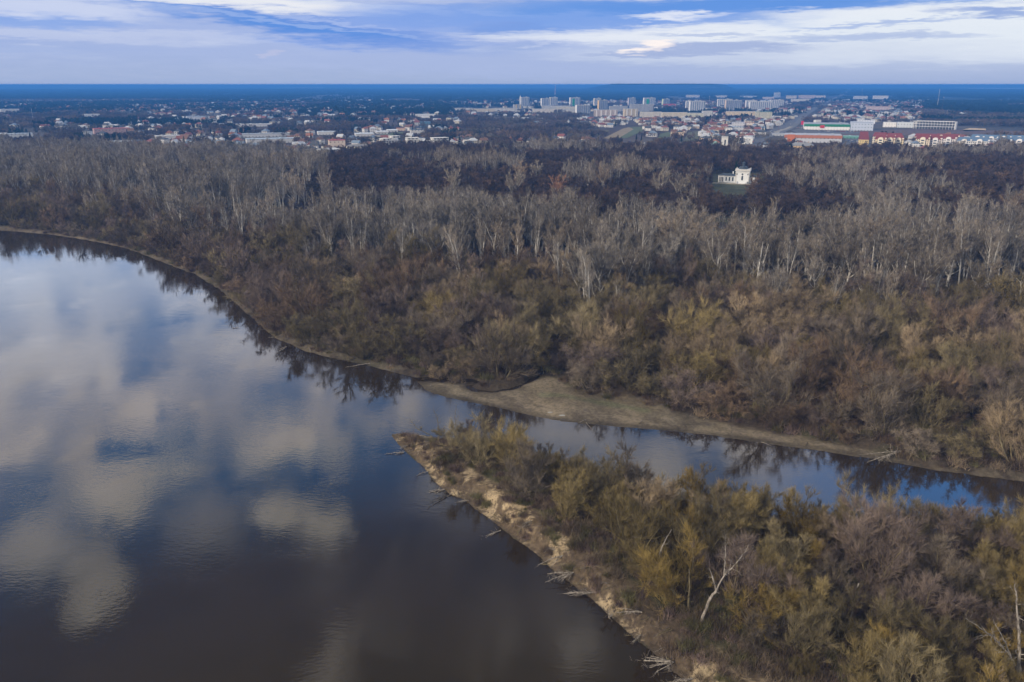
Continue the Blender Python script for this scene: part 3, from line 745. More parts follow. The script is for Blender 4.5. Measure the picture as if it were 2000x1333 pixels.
TOPL = None
def forest():
    TOPL = line([(800, 780), (850, 790), (1000, 835), (1060, 855), (1130, 890), (1250, 885), (1400, 898), (1440, 955), (1490, 955), (1540, 915), (1600, 930), (1650, 960), (1700, 950), (1760, 995), (1860, 1000), (1950, 1008), (2000, 1020), (2200, 1030)])
    nobuild = [(1385, 340), (1490, 340), (1498, 368), (1472, 380), (1452, 410), (1390, 412), (1380, 385)]
    # --- island willows
    X, Y = jgrid(-60, 190, 60, 235, 3.2, 1)
    si = sdist(ISL, X, Y); dsw, _ = polydist(SWX, X, Y, False); dn, _ = polydist(NN, X, Y, False)
    z, _ = relief(X, Y); px, py = to_px(X, Y, z)
    rg = np.random.default_rng(5)
    ok = (si > 0) & (dsw > 8.5+4*vnoise(X, Y, 9, 5)) & (dn > 0.8) & (px > 835) & (px < 2120) & (py < 1500) & (rg.random(len(X)) < 0.9)
    ok &= ~((px > 1200) & (px < 1480) & (py > 1170) & (py > 1010+0.60*(px-1050)))
    X, Y, z, px, py = [a[ok] for a in (X, Y, z, px, py)]
    S_ = rg.uniform(0.75, 1.75, len(X)); hd = np.hypot(X, Y)
    smax = (py-TOPL(px)+rg.normal(0, 9, len(X)))/(F*hd/(hd**2+1e4))/10.0
    S_ = np.where(px < 1180, smax*rg.uniform(.7, 1.0, len(X)), S_)
    S_ = np.minimum(np.minimum(S_, smax), 1.85); k = S_ > .38
    X, Y, z, px, py, S_ = [a[k] for a in (X, Y, z, px, py, S_)]
    k = pack(X, Y, 6.6*S_, .37, 3); X, Y, z, px, py, S_ = [a[k] for a in (X, Y, z, px, py, S_)]
    order = np.argsort(np.hypot(X, Y))
    sel_w = []
    for i in order:
        c = rg.choice(['olive', 'dull olive', 'ochre yellow', 'mauve brown', 'grey brown', 'pale tan'], p=[.34, .32, .14, .05, .09, .06])
        if 1630 < px[i] < 1900 and 1080 < py[i] < 1230: c = rg.choice(['mauve brown', 'grey brown'])
        s = S_[i]
        if dsw_at(X[i], Y[i]) < 12: s *= 0.7
        if py[i] > 1230: s *= 0.8
        sel_w.append((X[i], Y[i], z[i], px[i], py[i], s, c, True))
    # --- far bank willows and bushes
    X, Y = jgrid(-560, 360, 170, 700, 4.4, 2)
    z, _ = relief(X, Y); px, py = to_px(X, Y, z)
    k = (px > -60) & (px < 2060) & (py > WB(px)-12-14*vnoise(X, Y, 25, 77)) & (py < 1000)
    X, Y, z, px, py = [a[k] for a in (X, Y, z, px, py)]
    sm = sdist(MAIN, X, Y); sand = sdist(SAND, X, Y); c1, _ = polydist(HOOK, X, Y, False)
    k = (sm > 3.0) & (sand < -3) & (c1 > 3.5) & (rg.random(len(X)) < 0.9)
    X, Y, z, px, py, sm, sand = [a[k] for a in (X, Y, z, px, py, sm, sand)]
    S_ = rg.uniform(.8, 2.3, len(X)); edge_ = np.minimum(sm, -sand); S_ = np.where(edge_ < 6, S_*.75, S_)
    k = pack(X, Y, 7.0*S_, .37, 4); X, Y, z, px, py, sm, sand, S_ = [a[k] for a in (X, Y, z, px, py, sm, sand, S_)]
    nz = fbm(X, Y, 26, 91, 2)
    bank_w, bank_b = [], []
    for i in np.argsort(np.hypot(X, Y)):
        r_ = nz[i]+rg.normal(0, .07)
        c = 'rusty brown' if r_ < .3 else 'grey brown' if r_ < .40 else 'mauve brown' if r_ < .46 else 'dull olive' if r_ < .57 else 'olive' if r_ < .63 else 'pale tan'
        if px[i] < 600: c = rg.choice(['rusty brown', 'grey brown', 'mauve brown', 'dull olive'])
        s = S_[i]; edge = min(sm[i], -sand[i])
        (bank_b if (edge < 6 or s < 1.25 or rg.random() < .15) else bank_w).append((X[i], Y[i], z[i], px[i], py[i], s, c, False))
    # individuals: the nearest three hundred of each kind
    ws = sorted(sel_w+bank_w, key=lambda q: math.hypot(q[0], q[1]))
    n_is = 0
    rest = []
    for j, q in enumerate(ws):
        if n_is < 300 and not (q[4]-q[5]*60 > 1333 or q[3] > 2080):
            n_is += 1
            P = PW[rg.integers(8)]
            tint = tuple(CNAME[q[6]]*rg.uniform(.85, 1.15)*(1.0 if q[7] else 0.95))
            w = where_island(q[3], q[4]) if q[7] else where_bank(q[3], q[4])
            plant('willow_tree', P, q[0], q[1], q[2], (q[5]*1.08, q[5]*1.08, q[5]*rg.uniform(.95, 1.2)), rg.uniform(0, 6.28), tint,
                  '%s bare %s willow %s' % (size_word(q[5]/(1.25 if q[7] else 1.7)), q[6], w), 'willow', 'bare willows of the river banks')
        else: rest.append(q)
    if rest:
        a = np.array([(q[0], q[1], q[2], q[5]) for q in rest]); t = np.array([CNAME[q[6]] for q in rest])*0.95*rg.uniform(.85, 1.15, (len(rest), 1))
        s = a[:, 3:4]*np.array([[1.15, 1.15, 1.2]]); rot = np.zeros((len(a), 3)); rot[:, 2] = rg.uniform(0, 6.28, len(a))
        near = len(rest)
        scatter('willow_thicket', 'bare willows in one brown mass behind the far bank', 'thicket', a[:, :3], s, rot, rg.integers(0, 7, len(a)), t, [p[2] for p in PW[:2]]+[p[2] for p in LW])
    nb = 0; rest = []
    for q in bank_b:
        if nb < 300:
            nb += 1
            tint = tuple(CNAME[q[6]]*rg.uniform(.85, 1.15)*.92)
            plant('bush', PB[rg.integers(6)], q[0], q[1], q[2], (q[5]*1.15, q[5]*1.15, q[5]*rg.uniform(.85, 1.1)), rg.uniform(0, 6.28), tint,
                  '%s %s leafless bush %s' % (size_word(q[5]/1.2), q[6], where_bank(q[3], q[4])), 'bush', 'leafless bushes of the far bank')
        else: rest.append(q)
    if rest:
        a = np.array([(q[0], q[1], q[2], q[5]) for q in rest]); t = np.array([CNAME[q[6]] for q in rest])*0.92*rg.uniform(.85, 1.15, (len(rest), 1))
        s = a[:, 3:4]*np.array([[1.2, 1.2, 1.1]]); rot = np.zeros((len(a), 3)); rot[:, 2] = rg.uniform(0, 6.28, len(a))
        scatter('bush_thicket', 'leafless bushes merging into one brown mass along the bank', 'thicket', a[:, :3], s, rot, rg.integers(0, 5, len(a)), t, [p[2] for p in LB])
    # --- poplars
    X, Y = jgrid(-900, 700, 330, 1150, 8.0, 3)
    z, _ = relief(X, Y); px, py = to_px(X, Y, z)
    nz = fbm(X, Y, 60, 33, 3); row = fbm(X*0.9, Y, 22, 34, 2)
    b0 = WB(px)-4*nz; b1 = PBL(px)
    k = (px > -60) & (px < 2060) & (py < b0) & (py > b1) & (rg.random(len(X)) < 0.10+0.85*sstep(.42, .60, nz))
    k |= (px > -60) & (px < 2060) & (py < b0+28) & (py >= b0) & (row > .56) & (rg.random(len(X)) < .30)
    k |= (px > -60) & (px < 2060) & (py <= b1) & (py > TOWNL(px)+8) & (fbm(X, Y, 70, 35, 2) > np.where((px > 640) & (px < 1500), .62, .58)) & (rg.random(len(X)) < .5)
    k |= (px > -60) & (px < 640) & (py <= b1+10) & (py > TOWNL(px)+4) & (rg.random(len(X)) < .5)
    k &= ~inpoly(nobuild, px, py) & (sdist(MAIN, X, Y) > 10)
    X, Y, z, px, py, nz = [a[k] for a in (X, Y, z, px, py, nz)]
    o = np.argsort(np.hypot(X, Y)); X, Y, z, px, py, nz = [a[o] for a in (X, Y, z, px, py, nz)]
    n = len(X); s = rg.uniform(.82, 1.26, n)*(0.82+0.5*vnoise(X, Y, 38, 88))*np.where(py < b_at(PBL, px)+30, .85, 1.0)
    warm = np.array([0.196, 0.167, 0.132]); cool = np.array([0.180, 0.168, 0.150])
    mixv = np.clip((nz-.35)*3+rg.normal(0, .2, n), 0, 1)[:, None]
    t = (warm*(1-mixv)+cool*mixv)*rg.uniform(.85, 1.15, (n, 1))
    ni = min(300, n)
    for i in range(ni):
        vs = rg.random() < .42
        P = PV[rg.integers(5)] if vs else PP[rg.integers(8)]
        fs = s[i]*(0.95 if vs else 1.0)
        ww = where_poplar(px[i], py[i])
        lab = '%s %s poplar with %s stem %s' % (size_word(s[i]/0.9), 'spreading' if vs else 'narrow', 'forked' if vs else 'straight pale', ww)
        plant('poplar_tree', P, X[i], Y[i], z[i], (fs*rg.uniform(.9, 1.1),)*2+(fs,), rg.uniform(0, 6.28), tuple(t[i]), lab, 'poplar', 'pale bare poplars of the flood meadow', (rg.normal(0, .05), rg.normal(0, .05)))
    a = np.stack([X, Y, z], 1)[ni:]; s2 = s[ni:, None]*np.array([[1, 1, 1.]]); rot = np.zeros((len(a), 3)); rot[:, 2] = rg.uniform(0, 6.28, len(a)); rot[:, :2] = rg.normal(0, .05, (len(a), 2))
    scatter('poplar_wood', 'pale bare poplars in one dense grey belt below the town', 'wood', a, s2, rot, np.where(rg.random(len(a)) < .35, rg.integers(7, 11, len(a)), rg.integers(0, 7, len(a))), t[ni:], [p[2] for p in LP]+[p[2] for p in LV])
    # undergrowth below the poplars
    X, Y = jgrid(-900, 700, 330, 1000, 9.0, 8)
    z, _ = relief(X, Y); px, py = to_px(X, Y, z)
    k = (px > -60) & (px < 2060) & (py < WB(px)+4) & (py > PBL(px)) & (rg.random(len(X)) < .75) & (sdist(MAIN, X, Y) > 4) & ~inpoly(nobuild, px, py)
    X, Y, z = X[k], Y[k], z[k]; n = len(X)
    rot = np.zeros((n, 3)); rot[:, 2] = rg.uniform(0, 6.28, n); s = rg.uniform(.45, .95, (n, 1))*np.array([[1.3, 1.3, 1]])
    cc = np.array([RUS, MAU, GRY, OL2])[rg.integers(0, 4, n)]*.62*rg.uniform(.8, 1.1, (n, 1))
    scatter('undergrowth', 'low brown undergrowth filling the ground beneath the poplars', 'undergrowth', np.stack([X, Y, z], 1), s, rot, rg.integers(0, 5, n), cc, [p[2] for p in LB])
    # --- dark park wood
    X, Y = jgrid(-1000, 1000, 600, 1330, 9.0, 4)
    z, _ = relief(X, Y); px, py = to_px(X, Y, z)
    k = (px > -60) & (px < 2060) & (py < PBL(px)) & (py > TOWNL(px)-2) & (rg.random(len(X)) < .93) & ~inpoly(nobuild, px, py)
    k &= (sdist(MAIN, X, Y) > 12)
    X, Y, z, px, py = [a[k] for a in (X, Y, z, px, py)]
    o = np.argsort(np.hypot(X, Y)); X, Y, z, px, py = [a[o] for a in (X, Y, z, px, py)]
    n = len(X); s = rg.uniform(.72, 1.05, n)*np.where(px < 640, .8, 1)
    cs = np.array([[0.066, 0.049, 0.043], [0.078, 0.056, 0.043], [0.060, 0.049, 0.049], [0.105, 0.073, 0.052]]); ci = rg.choice(4, n, p=[.4, .25, .25, .10]); t = cs[ci]*rg.uniform(.85, 1.15, (n, 1))
    cn = ['dark brown', 'brown', 'purplish dark', 'russet']
    for i in range(min(300, n)):
        lab = '%s %s round-crowned tree %s' % (size_word(s[i]/.9), cn[ci[i]], where_park(px[i], py[i]))
        plant('broadleaf_tree', PD[rg.integers(6)], X[i], Y[i], z[i], s[i], rg.uniform(0, 6.28), tuple(t[i]), lab, 'broadleaf tree', 'dark bare trees of the park')
    a = np.stack([X, Y, z], 1)[300:]; s2 = s[300:, None]*np.ones((1, 3)); rot = np.zeros((len(a), 3)); rot[:, 2] = rg.uniform(0, 6.28, len(a))
    scatter('park_wood', 'dark leafless park wood in one mass below the town', 'wood', a, s2, rot, rg.integers(0, 6, len(a)), t[300:], [p[2] for p in LD])
    # --- trees with a look of their own
    for (fx, fy, P, h, tint, lab) in FEATURE:
        x, y, z_ = put(fx, fy)
        H0 = {'v': 24.0, 'p': 24.0, 'w': 9.0, 'b': 18.0}[P]
        PR = {'v': PV, 'p': PP, 'w': PW, 'b': PD}[P]
        sc_ = h/H0
        nm = {'v': 'poplar_tree', 'p': 'poplar_tree', 'w': 'willow_tree', 'b': 'broadleaf_tree'}[P]
        plant(nm, PR[rg.integers(len(PR))], x, y, z_, (sc_*1.08, sc_*1.08, sc_), rg.uniform(0, 6.28), tint, lab, {'v': 'tree', 'p': 'poplar', 'w': 'willow', 'b': 'tree'}[P], None)

def dsw_at(x, y): return float(polydist(SWX, np.array([x]), np.array([y]), False)[0][0])
def b_at(f, p): return f(p)
PG = (0.22, 0.195, 0.155); PT = (0.235, 0.18, 0.125)
FEATURE = [
 (883, 392, 'v', 29, PG, 'lone white-stemmed tree standing before the dark park wood'),
 (1003, 402, 'v', 31, PG, 'white-stemmed leaning tree left of the flat-topped pair'),
 (1012, 372, 'v', 28, PT, 'flat-topped pale tree of the pair beside the leaning white stem'),
 (1043, 366, 'v', 26, PG, 'small vase-shaped pale tree right of the flat-topped pair'),
 (1085, 405, 'v', 28, (0.26, 0.15, 0.09), 'orange-brown crowned tree standing before the dark park'),
 (1178, 385, 'v', 27, PT, 'broad tan tree with forked stem in the dark park'),
 (1290, 395, 'v', 30, PG, 'great pale tree left of the palace lawn'),
 (1325, 405, 'v', 29, PG, 'second pale spreading tree beside the palace lawn edge'),
 (1350, 415, 'p', 24, PG, 'slender pale tree at the foot of the palace lawn'),
 (1692, 425, 'v', 27, PG, 'bright fan-shaped pale tree in the dark park at the right'),
 (1650, 410, 'v', 25, PG, 'pale forked tree left of the bright fan-shaped one'),
 (1735, 418, 'v', 25, PG, 'pale twin-stemmed tree right of the bright fan-shaped one'),
 (1825, 404, 'v', 22, PG, 'small fan-shaped grey tree near the right edge of the park'),
 (1878, 440, 'v', 26, PG, 'white-stemmed tree leaning out of the dark park'),
 (1905, 425, 'v', 27, PT, 'wide pale tree behind the white leaning stem'),
 (1968, 440, 'v', 27, PT, 'tall pale tree near the right edge before the park'),
 (1600, 362, 'b', 19, PG, 'pale rounded grove tree right of the palace'),
 (1570, 366, 'b', 18, PG, 'pale rounded tree closest to the palace at its right'),
 (935, 600, 'v', 21, (0.20, 0.155, 0.115), 'spreading forked tree with yellowish limbs amid the willows'),
 (1185, 590, 'w', 19, (0.19, 0.17, 0.115), 'huge pale green-grey willow dome in front of the poplars'),
 (1205, 618, 'p', 17, PG, 'slim white-stemmed young poplar before the pale willow dome'),
 (1415, 572, 'p', 21, PG, 'white-stemmed poplar standing forward of its row'),
 (1708, 612, 'v', 22, PG, 'broad many-stemmed poplar in the right-hand clearing'),
 (1890, 605, 'v', 26, PG, 'leading white-stemmed poplar of the right-hand group'),
 (1990, 610, 'v', 26, PG, 'white poplar with bent stem cut by the right edge'),
 (1470, 560, 'v', 24, PG, 'vase-shaped poplar with pale trunk in the open row'),
 (1330, 530, 'p', 23, PG, 'thin pale poplar at the left end of the open row'),
]
forest()

# small dry stalks and brush over the island and along the banks
def brush():
    rg = np.random.default_rng(77)
    def tuft(seed, n, H, sp):
        r2 = np.random.default_rng(seed)
        p = np.zeros((n, 3)); p[:, :2] = r2.normal(0, sp, (n, 2)); d = r2.normal(0, .55, (n, 3)); d[:, 2] = 1; d /= np.linalg.norm(d, axis=1)[:, None]
        L = H*r2.uniform(.3, 1.1, (n, 1)); tip = p+d*L; s = np.cross(d, r2.normal(0, 1, (n, 3))); s /= np.linalg.norm(s, axis=1)[:, None]; w = .03
        V = np.stack([p-s*w, p+s*w, tip], 1).reshape(-1, 3)
        return bpy.data.objects.new('brush_source', np_mesh('brush', V, tris=(np.arange(n)*3)[:, None]+np.array([0, 1, 2]), mats=[TWIG]))
    src = [tuft(i, 190, 1.3, .5) for i in range(4)]
    X, Y = jgrid(-60, 190, 70, 235, 1.35, 21); si = sdist(ISL, X, Y)
    z, _ = relief(X, Y); px, py = to_px(X, Y, z)
    dd, _ = polydist(SWX, X, Y, False)
    k = (si > 2) & (px > 740) & (px < 2060) & (py < 1400) & (rg.random(len(X)) < np.where(dd < 9, .80*(vnoise(X, Y, 3, 3) > .42), .70))
    a1 = np.stack([X, Y, z], 1)[k]
    X, Y = jgrid(-520, 330, 170, 560, 3.0, 22); z, _ = relief(X, Y); px, py = to_px(X, Y, z)
    k = (px > -40) & (px < 2040) & (py > WB(px)+20) & (z > .4)
    X, Y, z = X[k], Y[k], z[k]; sm = sdist(MAIN, X, Y); sand = sdist(SAND, X, Y); c1, _ = polydist(HOOK, X, Y, False)
    k = (sm > 1.5) & (sand < 0) & (c1 > 2.5) & (rg.random(len(X)) < .7)
    a2 = np.stack([X, Y, z], 1)[k]
    a = np.concatenate([a1, a2]); n = len(a)
    rot = np.zeros((n, 3)); rot[:, 2] = rg.uniform(0, 6.28, n)
    s = rg.uniform(.6, 1.75, (n, 1))*np.ones((1, 3)); s[len(a1):] *= 1.5
    cc = np.array([[.15, .12, .085], [.11, .085, .065], [.105, .10, .05], [.12, .09, .08]])[rg.integers(0, 4, n)]*rg.uniform(.8, 1.15, (n, 1))
    scatter('dry_brush', 'dry brown stalks and brushwood covering island and banks', 'brushwood', a, s, rot, rg.integers(0, 4, n), cc, src)
brush()
# ---------------------------------------------------------------- buildings
class MB:
    """collects shapes for ONE mesh"""
    def __init__(s): s.v = []; s.f = []; s.mi = []
    def add(s, v, f, mi=0):
        b = len(s.v); s.v += [tuple(p) for p in v]; s.f += [tuple(b+i for i in q) for q in f]; s.mi += [mi]*len(f); return s
    def box(s, cx, cy, z0, w, d, h, mi=0, rz=0.0):
        c, n = math.cos(rz), math.sin(rz)
        P = [(-w/2, -d/2), (w/2, -d/2), (w/2, d/2), (-w/2, d/2)]
        P = [(cx+x*c-y*n, cy+x*n+y*c) for x, y in P]
        v = [(x, y, z0) for x, y in P]+[(x, y, z0+h) for x, y in P]
        return s.add(v, [(0, 3, 2, 1), (4, 5, 6, 7), (0, 1, 5, 4), (1, 2, 6, 5), (2, 3, 7, 6), (3, 0, 4, 7)], mi)
    def gable(s, cx, cy, z0, w, d, h, mi=0, over=0.4):
        w2, d2 = w/2+over, d/2+over
        v = [(cx-w2, cy-d2, z0), (cx+w2, cy-d2, z0), (cx+w2, cy+d2, z0), (cx-w2, cy+d2, z0), (cx-w2, cy, z0+h), (cx+w2, cy, z0+h)]
        return s.add(v, [(0, 1, 5, 4), (2, 3, 4, 5), (0, 4, 3), (1, 2, 5), (0, 3, 2, 1)], mi)
    def hip(s, cx, cy, z0, w, d, h, mi=0, over=0.5, rr=0.45):
        w2, d2 = w/2+over, d/2+over; r = max(0, w2-d2*0.9)
        v = [(cx-w2, cy-d2, z0), (cx+w2, cy-d2, z0), (cx+w2, cy+d2, z0), (cx-w2, cy+d2, z0), (cx-r, cy, z0+h), (cx+r, cy, z0+h)]
        return s.add(v, [(0, 1, 5, 4), (2, 3, 4, 5), (0, 4, 3), (1, 2, 5), (0, 3, 2, 1)], mi)
    def vault(s, cx, y0, y1, z0, w, h, mi=0, n=8):
        P = [(cx-w/2*math.cos(math.pi*i/n), z0+h*math.sin(math.pi*i/n)) for i in range(n+1)]
        v = [(x, y0, z) for x, z in P]+[(x, y1, z) for x, z in P]; m = n+1
        f = [(i+1, i, i+m, i+1+m) for i in range(n)]+[tuple(range(m)), tuple(range(2*m-1, m-1, -1))]
        return s.add(v, f, mi)
    def cyl(s, cx, cy, z0, r0, r1, h, n=8, mi=0):
        v = [(cx+r0*math.cos(6.2832*i/n), cy+r0*math.sin(6.2832*i/n), z0) for i in range(n)]+[(cx+r1*math.cos(6.2832*i/n), cy+r1*math.sin(6.2832*i/n), z0+h) for i in range(n)]
        f = [(i, (i+1) % n, n+(i+1) % n, n+i) for i in range(n)]+[tuple(range(n-1, -1, -1)), tuple(range(n, 2*n))]
        return s.add(v, f, mi)
    def disc(s, cx, y, cz, r, n=10, mi=0, t=.12):
        v = [(cx+r*math.cos(6.2832*i/n), y, cz+r*math.sin(6.2832*i/n)) for i in range(n)]+[(cx+r*math.cos(6.2832*i/n), y-t, cz+r*math.sin(6.2832*i/n)) for i in range(n)]
        f = [(i, (i+1) % n, n+(i+1) % n, n+i) for i in range(n)]+[tuple(range(n, 2*n))]
        return s.add(v, f, mi)
    def mesh(s, name, mats):
        me = bpy.data.meshes.new(name); me.from_pydata(s.v, [], s.f)
        mats = mats if isinstance(mats, (list, tuple)) else [mats]
        for m in mats: me.materials.append(m)
        me.polygons.foreach_set('material_index', s.mi); me.update(); return me
    def build(s, name, mats, parent=None): return link(name, s.mesh(name, mats), parent)

_wm = {}
def winwall(col, wx=3.2, fz=3.0, glass=(0.035, 0.045, 0.065), fillx=.5, fillz=.5, z0=.9):
    """rendered wall with a regular grid of window openings"""
    k = (col, wx, fz, fillx, fillz, glass)
    if k in _wm: return _wm[k]
    m, b, p, o = new_mat('windowed_wall')
    s = b.n('ShaderNodeSeparateXYZ'); b.nt.links.new(b.n('ShaderNodeTexCoord').outputs['Object'], s.inputs[0])
    u = b.m('FRACT', b.m('MULTIPLY_ADD', b.m('ADD', s.outputs[0], s.outputs[1]), 1/wx, 100.1)); v = b.m('FRACT', b.m('MULTIPLY', b.m('SUBTRACT', s.outputs[2], z0), 1/fz))
    w = b.m('MULTIPLY', b.m('LESS_THAN', u, fillx), b.m('LESS_THAN', v, fillz))
    nz = b.n('ShaderNodeSeparateXYZ'); b.nt.links.new(b.n('ShaderNodeNewGeometry').outputs['Normal'], nz.inputs[0])
    w = b.m('MULTIPLY', w, b.m('LESS_THAN', b.m('ABSOLUTE', nz.outputs[2]), 0.5))
    n = b.noise(b.n('ShaderNodeTexCoord').outputs['Object'], .15, 3, .6)
    c = b.mix(n, tuple(x*.85 for x in col), tuple(min(.9, x*1.1) for x in col))
    b.put(p.inputs['Base Color'], b.mix(w, c, glass)); b.put(p.inputs['Roughness'], b.m('MULTIPLY_ADD', w, -.6, .85))
    _wm[k] = m; return m

WHITE_W = (0.66, 0.65, 0.62); CREAM = (0.62, 0.55, 0.40); GREYW = (0.45, 0.45, 0.46); OCH = (0.62, 0.46, 0.24)
GLASS = paint((0.03, 0.04, 0.06), 0.2, .3, .5); ROOFG = paint((0.20, 0.20, 0.21), .8); ROOFD = paint((0.07, 0.08, 0.10), .7); REDR = paint((0.18, 0.050, 0.052), .75, .3, .3)
BLUER = paint((0.10, 0.16, 0.25), .7, .25, .3); WHITEP = paint(WHITE_W, .8, .12, .2); CREAMP = paint(CREAM, .8, .15, .2); CONC = paint((0.5, 0.5, 0.49), .9, .2, .2)
OCCUP = []       # picture boxes kept free of trees: (x0, x1, base row, rows below)

LAST = [0.0]
def frame(px0, px1, yt, yb):
    x, y, z = put((px0+px1)/2, yb)
    f = y*CP-(z-CAMZ)*SP
    k = f/F
    OCCUP.append((px0, px1, yb))
    LAST[0] = math.atan2(x, y)
    return x, y, z, (px1-px0)*k, (yb-yt)*k

def tower(px0, px1, yt, yb, th, wall, end, label, strip=(0.16, 0.20, 0.28), accent=None, point=False, D=12.0):
    x, y, z, Wd, H = frame(px0, px1, yt, yb)
    t = R(th); L = max(8, (Wd-D*math.sin(abs(t)))/math.cos(t)); t -= LAST[0]
    e = empty('tower_block', (x, y+D/2, z), t, label, 'tower block', 'concrete tower blocks of the estate')
    MB().box(0, 0, -1, L, D, H).build('wall', winwall(wall, 3.0, 2.8, fillx=.45, fillz=.5), e)
    MB().box(-L/2-.15, 0, -1, .3, D-.4, H+.2).build('gable_panel', paint(end, .8, .1, .2), e)
    MB().box(0, 0, H-.9, L+.6, D+.6, .9).build('parapet', CONC, e)
    n = max(2, int(L/7.5))
    sm = paint(strip, .5, .2, .3)
    me = MB().box(0, 0, 0, 3.2, .5, H-3).mesh('balcony_strip', sm)
    for i in range(n):
        o = link('balcony_strip', me, e); o.location = (-L/2+(i+.5)*L/n, -D/2-.25, 0.5)
    if accent: MB().box(-L*.18, -D/2-.6, 0, L*.22, .5, H*.85).build('stair_panel', paint(accent, .7, .1, .2), e)
    MB().box(L*.2, 0, H-.05, 5, 5, 2.6).build('lift_house', CONC, e)
    if point:
        m = MB(); m.add([(-L/2-4, -4, -1), (-L/2, -4, -1), (-L/2, 4, -1), (-L/2-4, 4, -1), (-L/2-4, -4, H-4), (-L/2, -4, H-2), (-L/2, 4, H-2), (-L/2-4, 4, H-4), (-L/2-1, 0, H+9)],
                    [(0, 1, 5, 4), (1, 2, 6, 5), (2, 3, 7, 6), (3, 0, 4, 7), (4, 5, 8), (5, 6, 8), (6, 7, 8), (7, 4, 8)]); m.build('pointed_annex', WHITEP, e)

def slab(px0, px1, yt, yb, th, wall, label, roof=None, D=12.0, band=None, cat='apartment block', group='low apartment blocks of the town'):
    x, y, z, Wd, H = frame(px0, px1, yt, yb); H = max(H, 5)
    t = R(th); L = max(8, (Wd-D*math.sin(abs(t)))/math.cos(t)); t -= LAST[0]
    e = empty('apartment_block', (x, y+D/2, z), t, label, cat, group)
    MB().box(0, 0, -1, L, D, H).build('wall', winwall(wall, 2.7, 2.9, fillx=.5, fillz=.5), e)
    MB().box(0, 0, H-1.02, L+.8, D+.8, .6).build('roof', roof or CONC, e)
    n = int(L/14)
    me = MB().box(0, 0, 0, 3.4, .9, H-2).mesh('balcony_stack', paint(band or tuple(c*.75 for c in wall), .7, .1))
    for i in range(min(n, 14)):
        o = link('balcony_stack', me, e); o.location = (-L/2+(i+.5)*L/n, -D/2-.45, .3)

def villa_block(px0, px1, yt, yb, th, label, steps):
    x, y, z, Wd, H = frame(px0, px1, yt, yb)
    t = R(th); D = 13.0; L = (Wd-D*math.sin(abs(t)))/math.cos(t); t -= LAST[0]
    e = empty('apartment_block', (x, y+D/2, z), t, label, 'apartment block', None)
    nf = 5; fh = H/nf
    m = MB()
    for k in range(nf):
        a0, a1 = steps[min(k, len(steps)-1)]
        m.box(-L/2+L*(a0+a1)/2, 0, k*fh-(1 if k == 0 else 0), L*(a1-a0), D-.1*k, fh-.35+(1 if k == 0 else 0))
    m.build('wall', WHITEP, e)
    wm = MB().box(0, 0, 0, 1.9, .2, fh*.48).mesh('window', GLASS)
    for k in range(nf):
        a0, a1 = steps[min(k, len(steps)-1)]
        s = MB().box(-L/2+L*(a0+a1)/2, -.6, (k+1)*fh-.35, L*(a1-a0)+.6, D+1.4, .35); s.build('balcony_slab', WHITEP, e)
        n = max(2, int(L*(a1-a0)/4.6))
        for i in range(n):
            o = link('window', wm, e); o.location = (-L/2+L*(a0+(a1-a0)*(i+.5)/n), -D/2-.02, k*fh+fh*.25)
        for i in range(2):
            o = link('window', wm, e); o.location = (-L/2+L*a0-.02, -D/4+i*D/2, k*fh+fh*.25); o.rotation_euler = (0, 0, R(90))

_hc = {}
def house_meshes(v):
    if v in _hc: return _hc[v]
    w, d, h, rh, kind = [(11, 9, 4.6, 3.6, 'g'), (13, 10, 5.8, 3.6, 'h'), (10, 9, 6.0, 3.8, 'g'), (16, 10, 4.0, 3.2, 'g'), (12, 11, 6.4, 3.0, 'h'), (9, 8, 3.8, 3.4, 'g')][v]
    wall = MB().box(0, 0, -1, w, d, h+1)
    if kind == 'g':
        for s in (-1, 1): wall.add([(s*w/2, -d/2, h), (s*w/2, d/2, h), (s*w/2, 0, h+rh-.3)], [(0, 1, 2) if s > 0 else (0, 2, 1)])
    roof = MB(); (roof.gable if kind == 'g' else roof.hip)(0, 0, h+.02, w, d, rh)
    ch = MB().box(w*.2, d*.12, h+rh*.4, .8, .8, rh*.85)
    win = MB().box(0, 0, 0, 1.4, .16, 1.4)
    _hc[v] = (wall, roof, ch, win, w, d, h); return _hc[v]

def tint_mat(name, rough=.75):
    m, b, p, o = new_mat(name)
    a = b.n('ShaderNodeAttribute', attribute_name='tint', attribute_type='INSTANCER')
    n = b.noise(b.n('ShaderNodeTexCoord').outputs['Object'], .8, 3, .6)
    b.put(p.inputs['Base Color'], b.mix(1.0, a.outputs['Color'], b.mix(n, (.8, .8, .8), (1.15, 1.15, 1.15)), 'MULTIPLY')); b.put(p.inputs['Roughness'], rough)
    return m
TINTR = tint_mat('roof_cover')
HWALL = [winwall(c, 3.1, 2.9, fillx=.4, fillz=.45, z0=.9) for c in ((.70, .69, .67), (.56, .52, .43), (.50, .49, .48), (.60, .48, .36))]
ROOFC = {'red': (0.19, 0.065, 0.05), 'dark grey': (0.06, 0.065, 0.075), 'brown': (0.14, 0.075, 0.05), 'pale grey': (0.42, 0.44, 0.47), 'blue-grey': (0.15, 0.20, 0.27), 'orange': (0.26, 0.11, 0.06)}
WALLN = ['white', 'cream', 'grey', 'tan']
_hm = {}
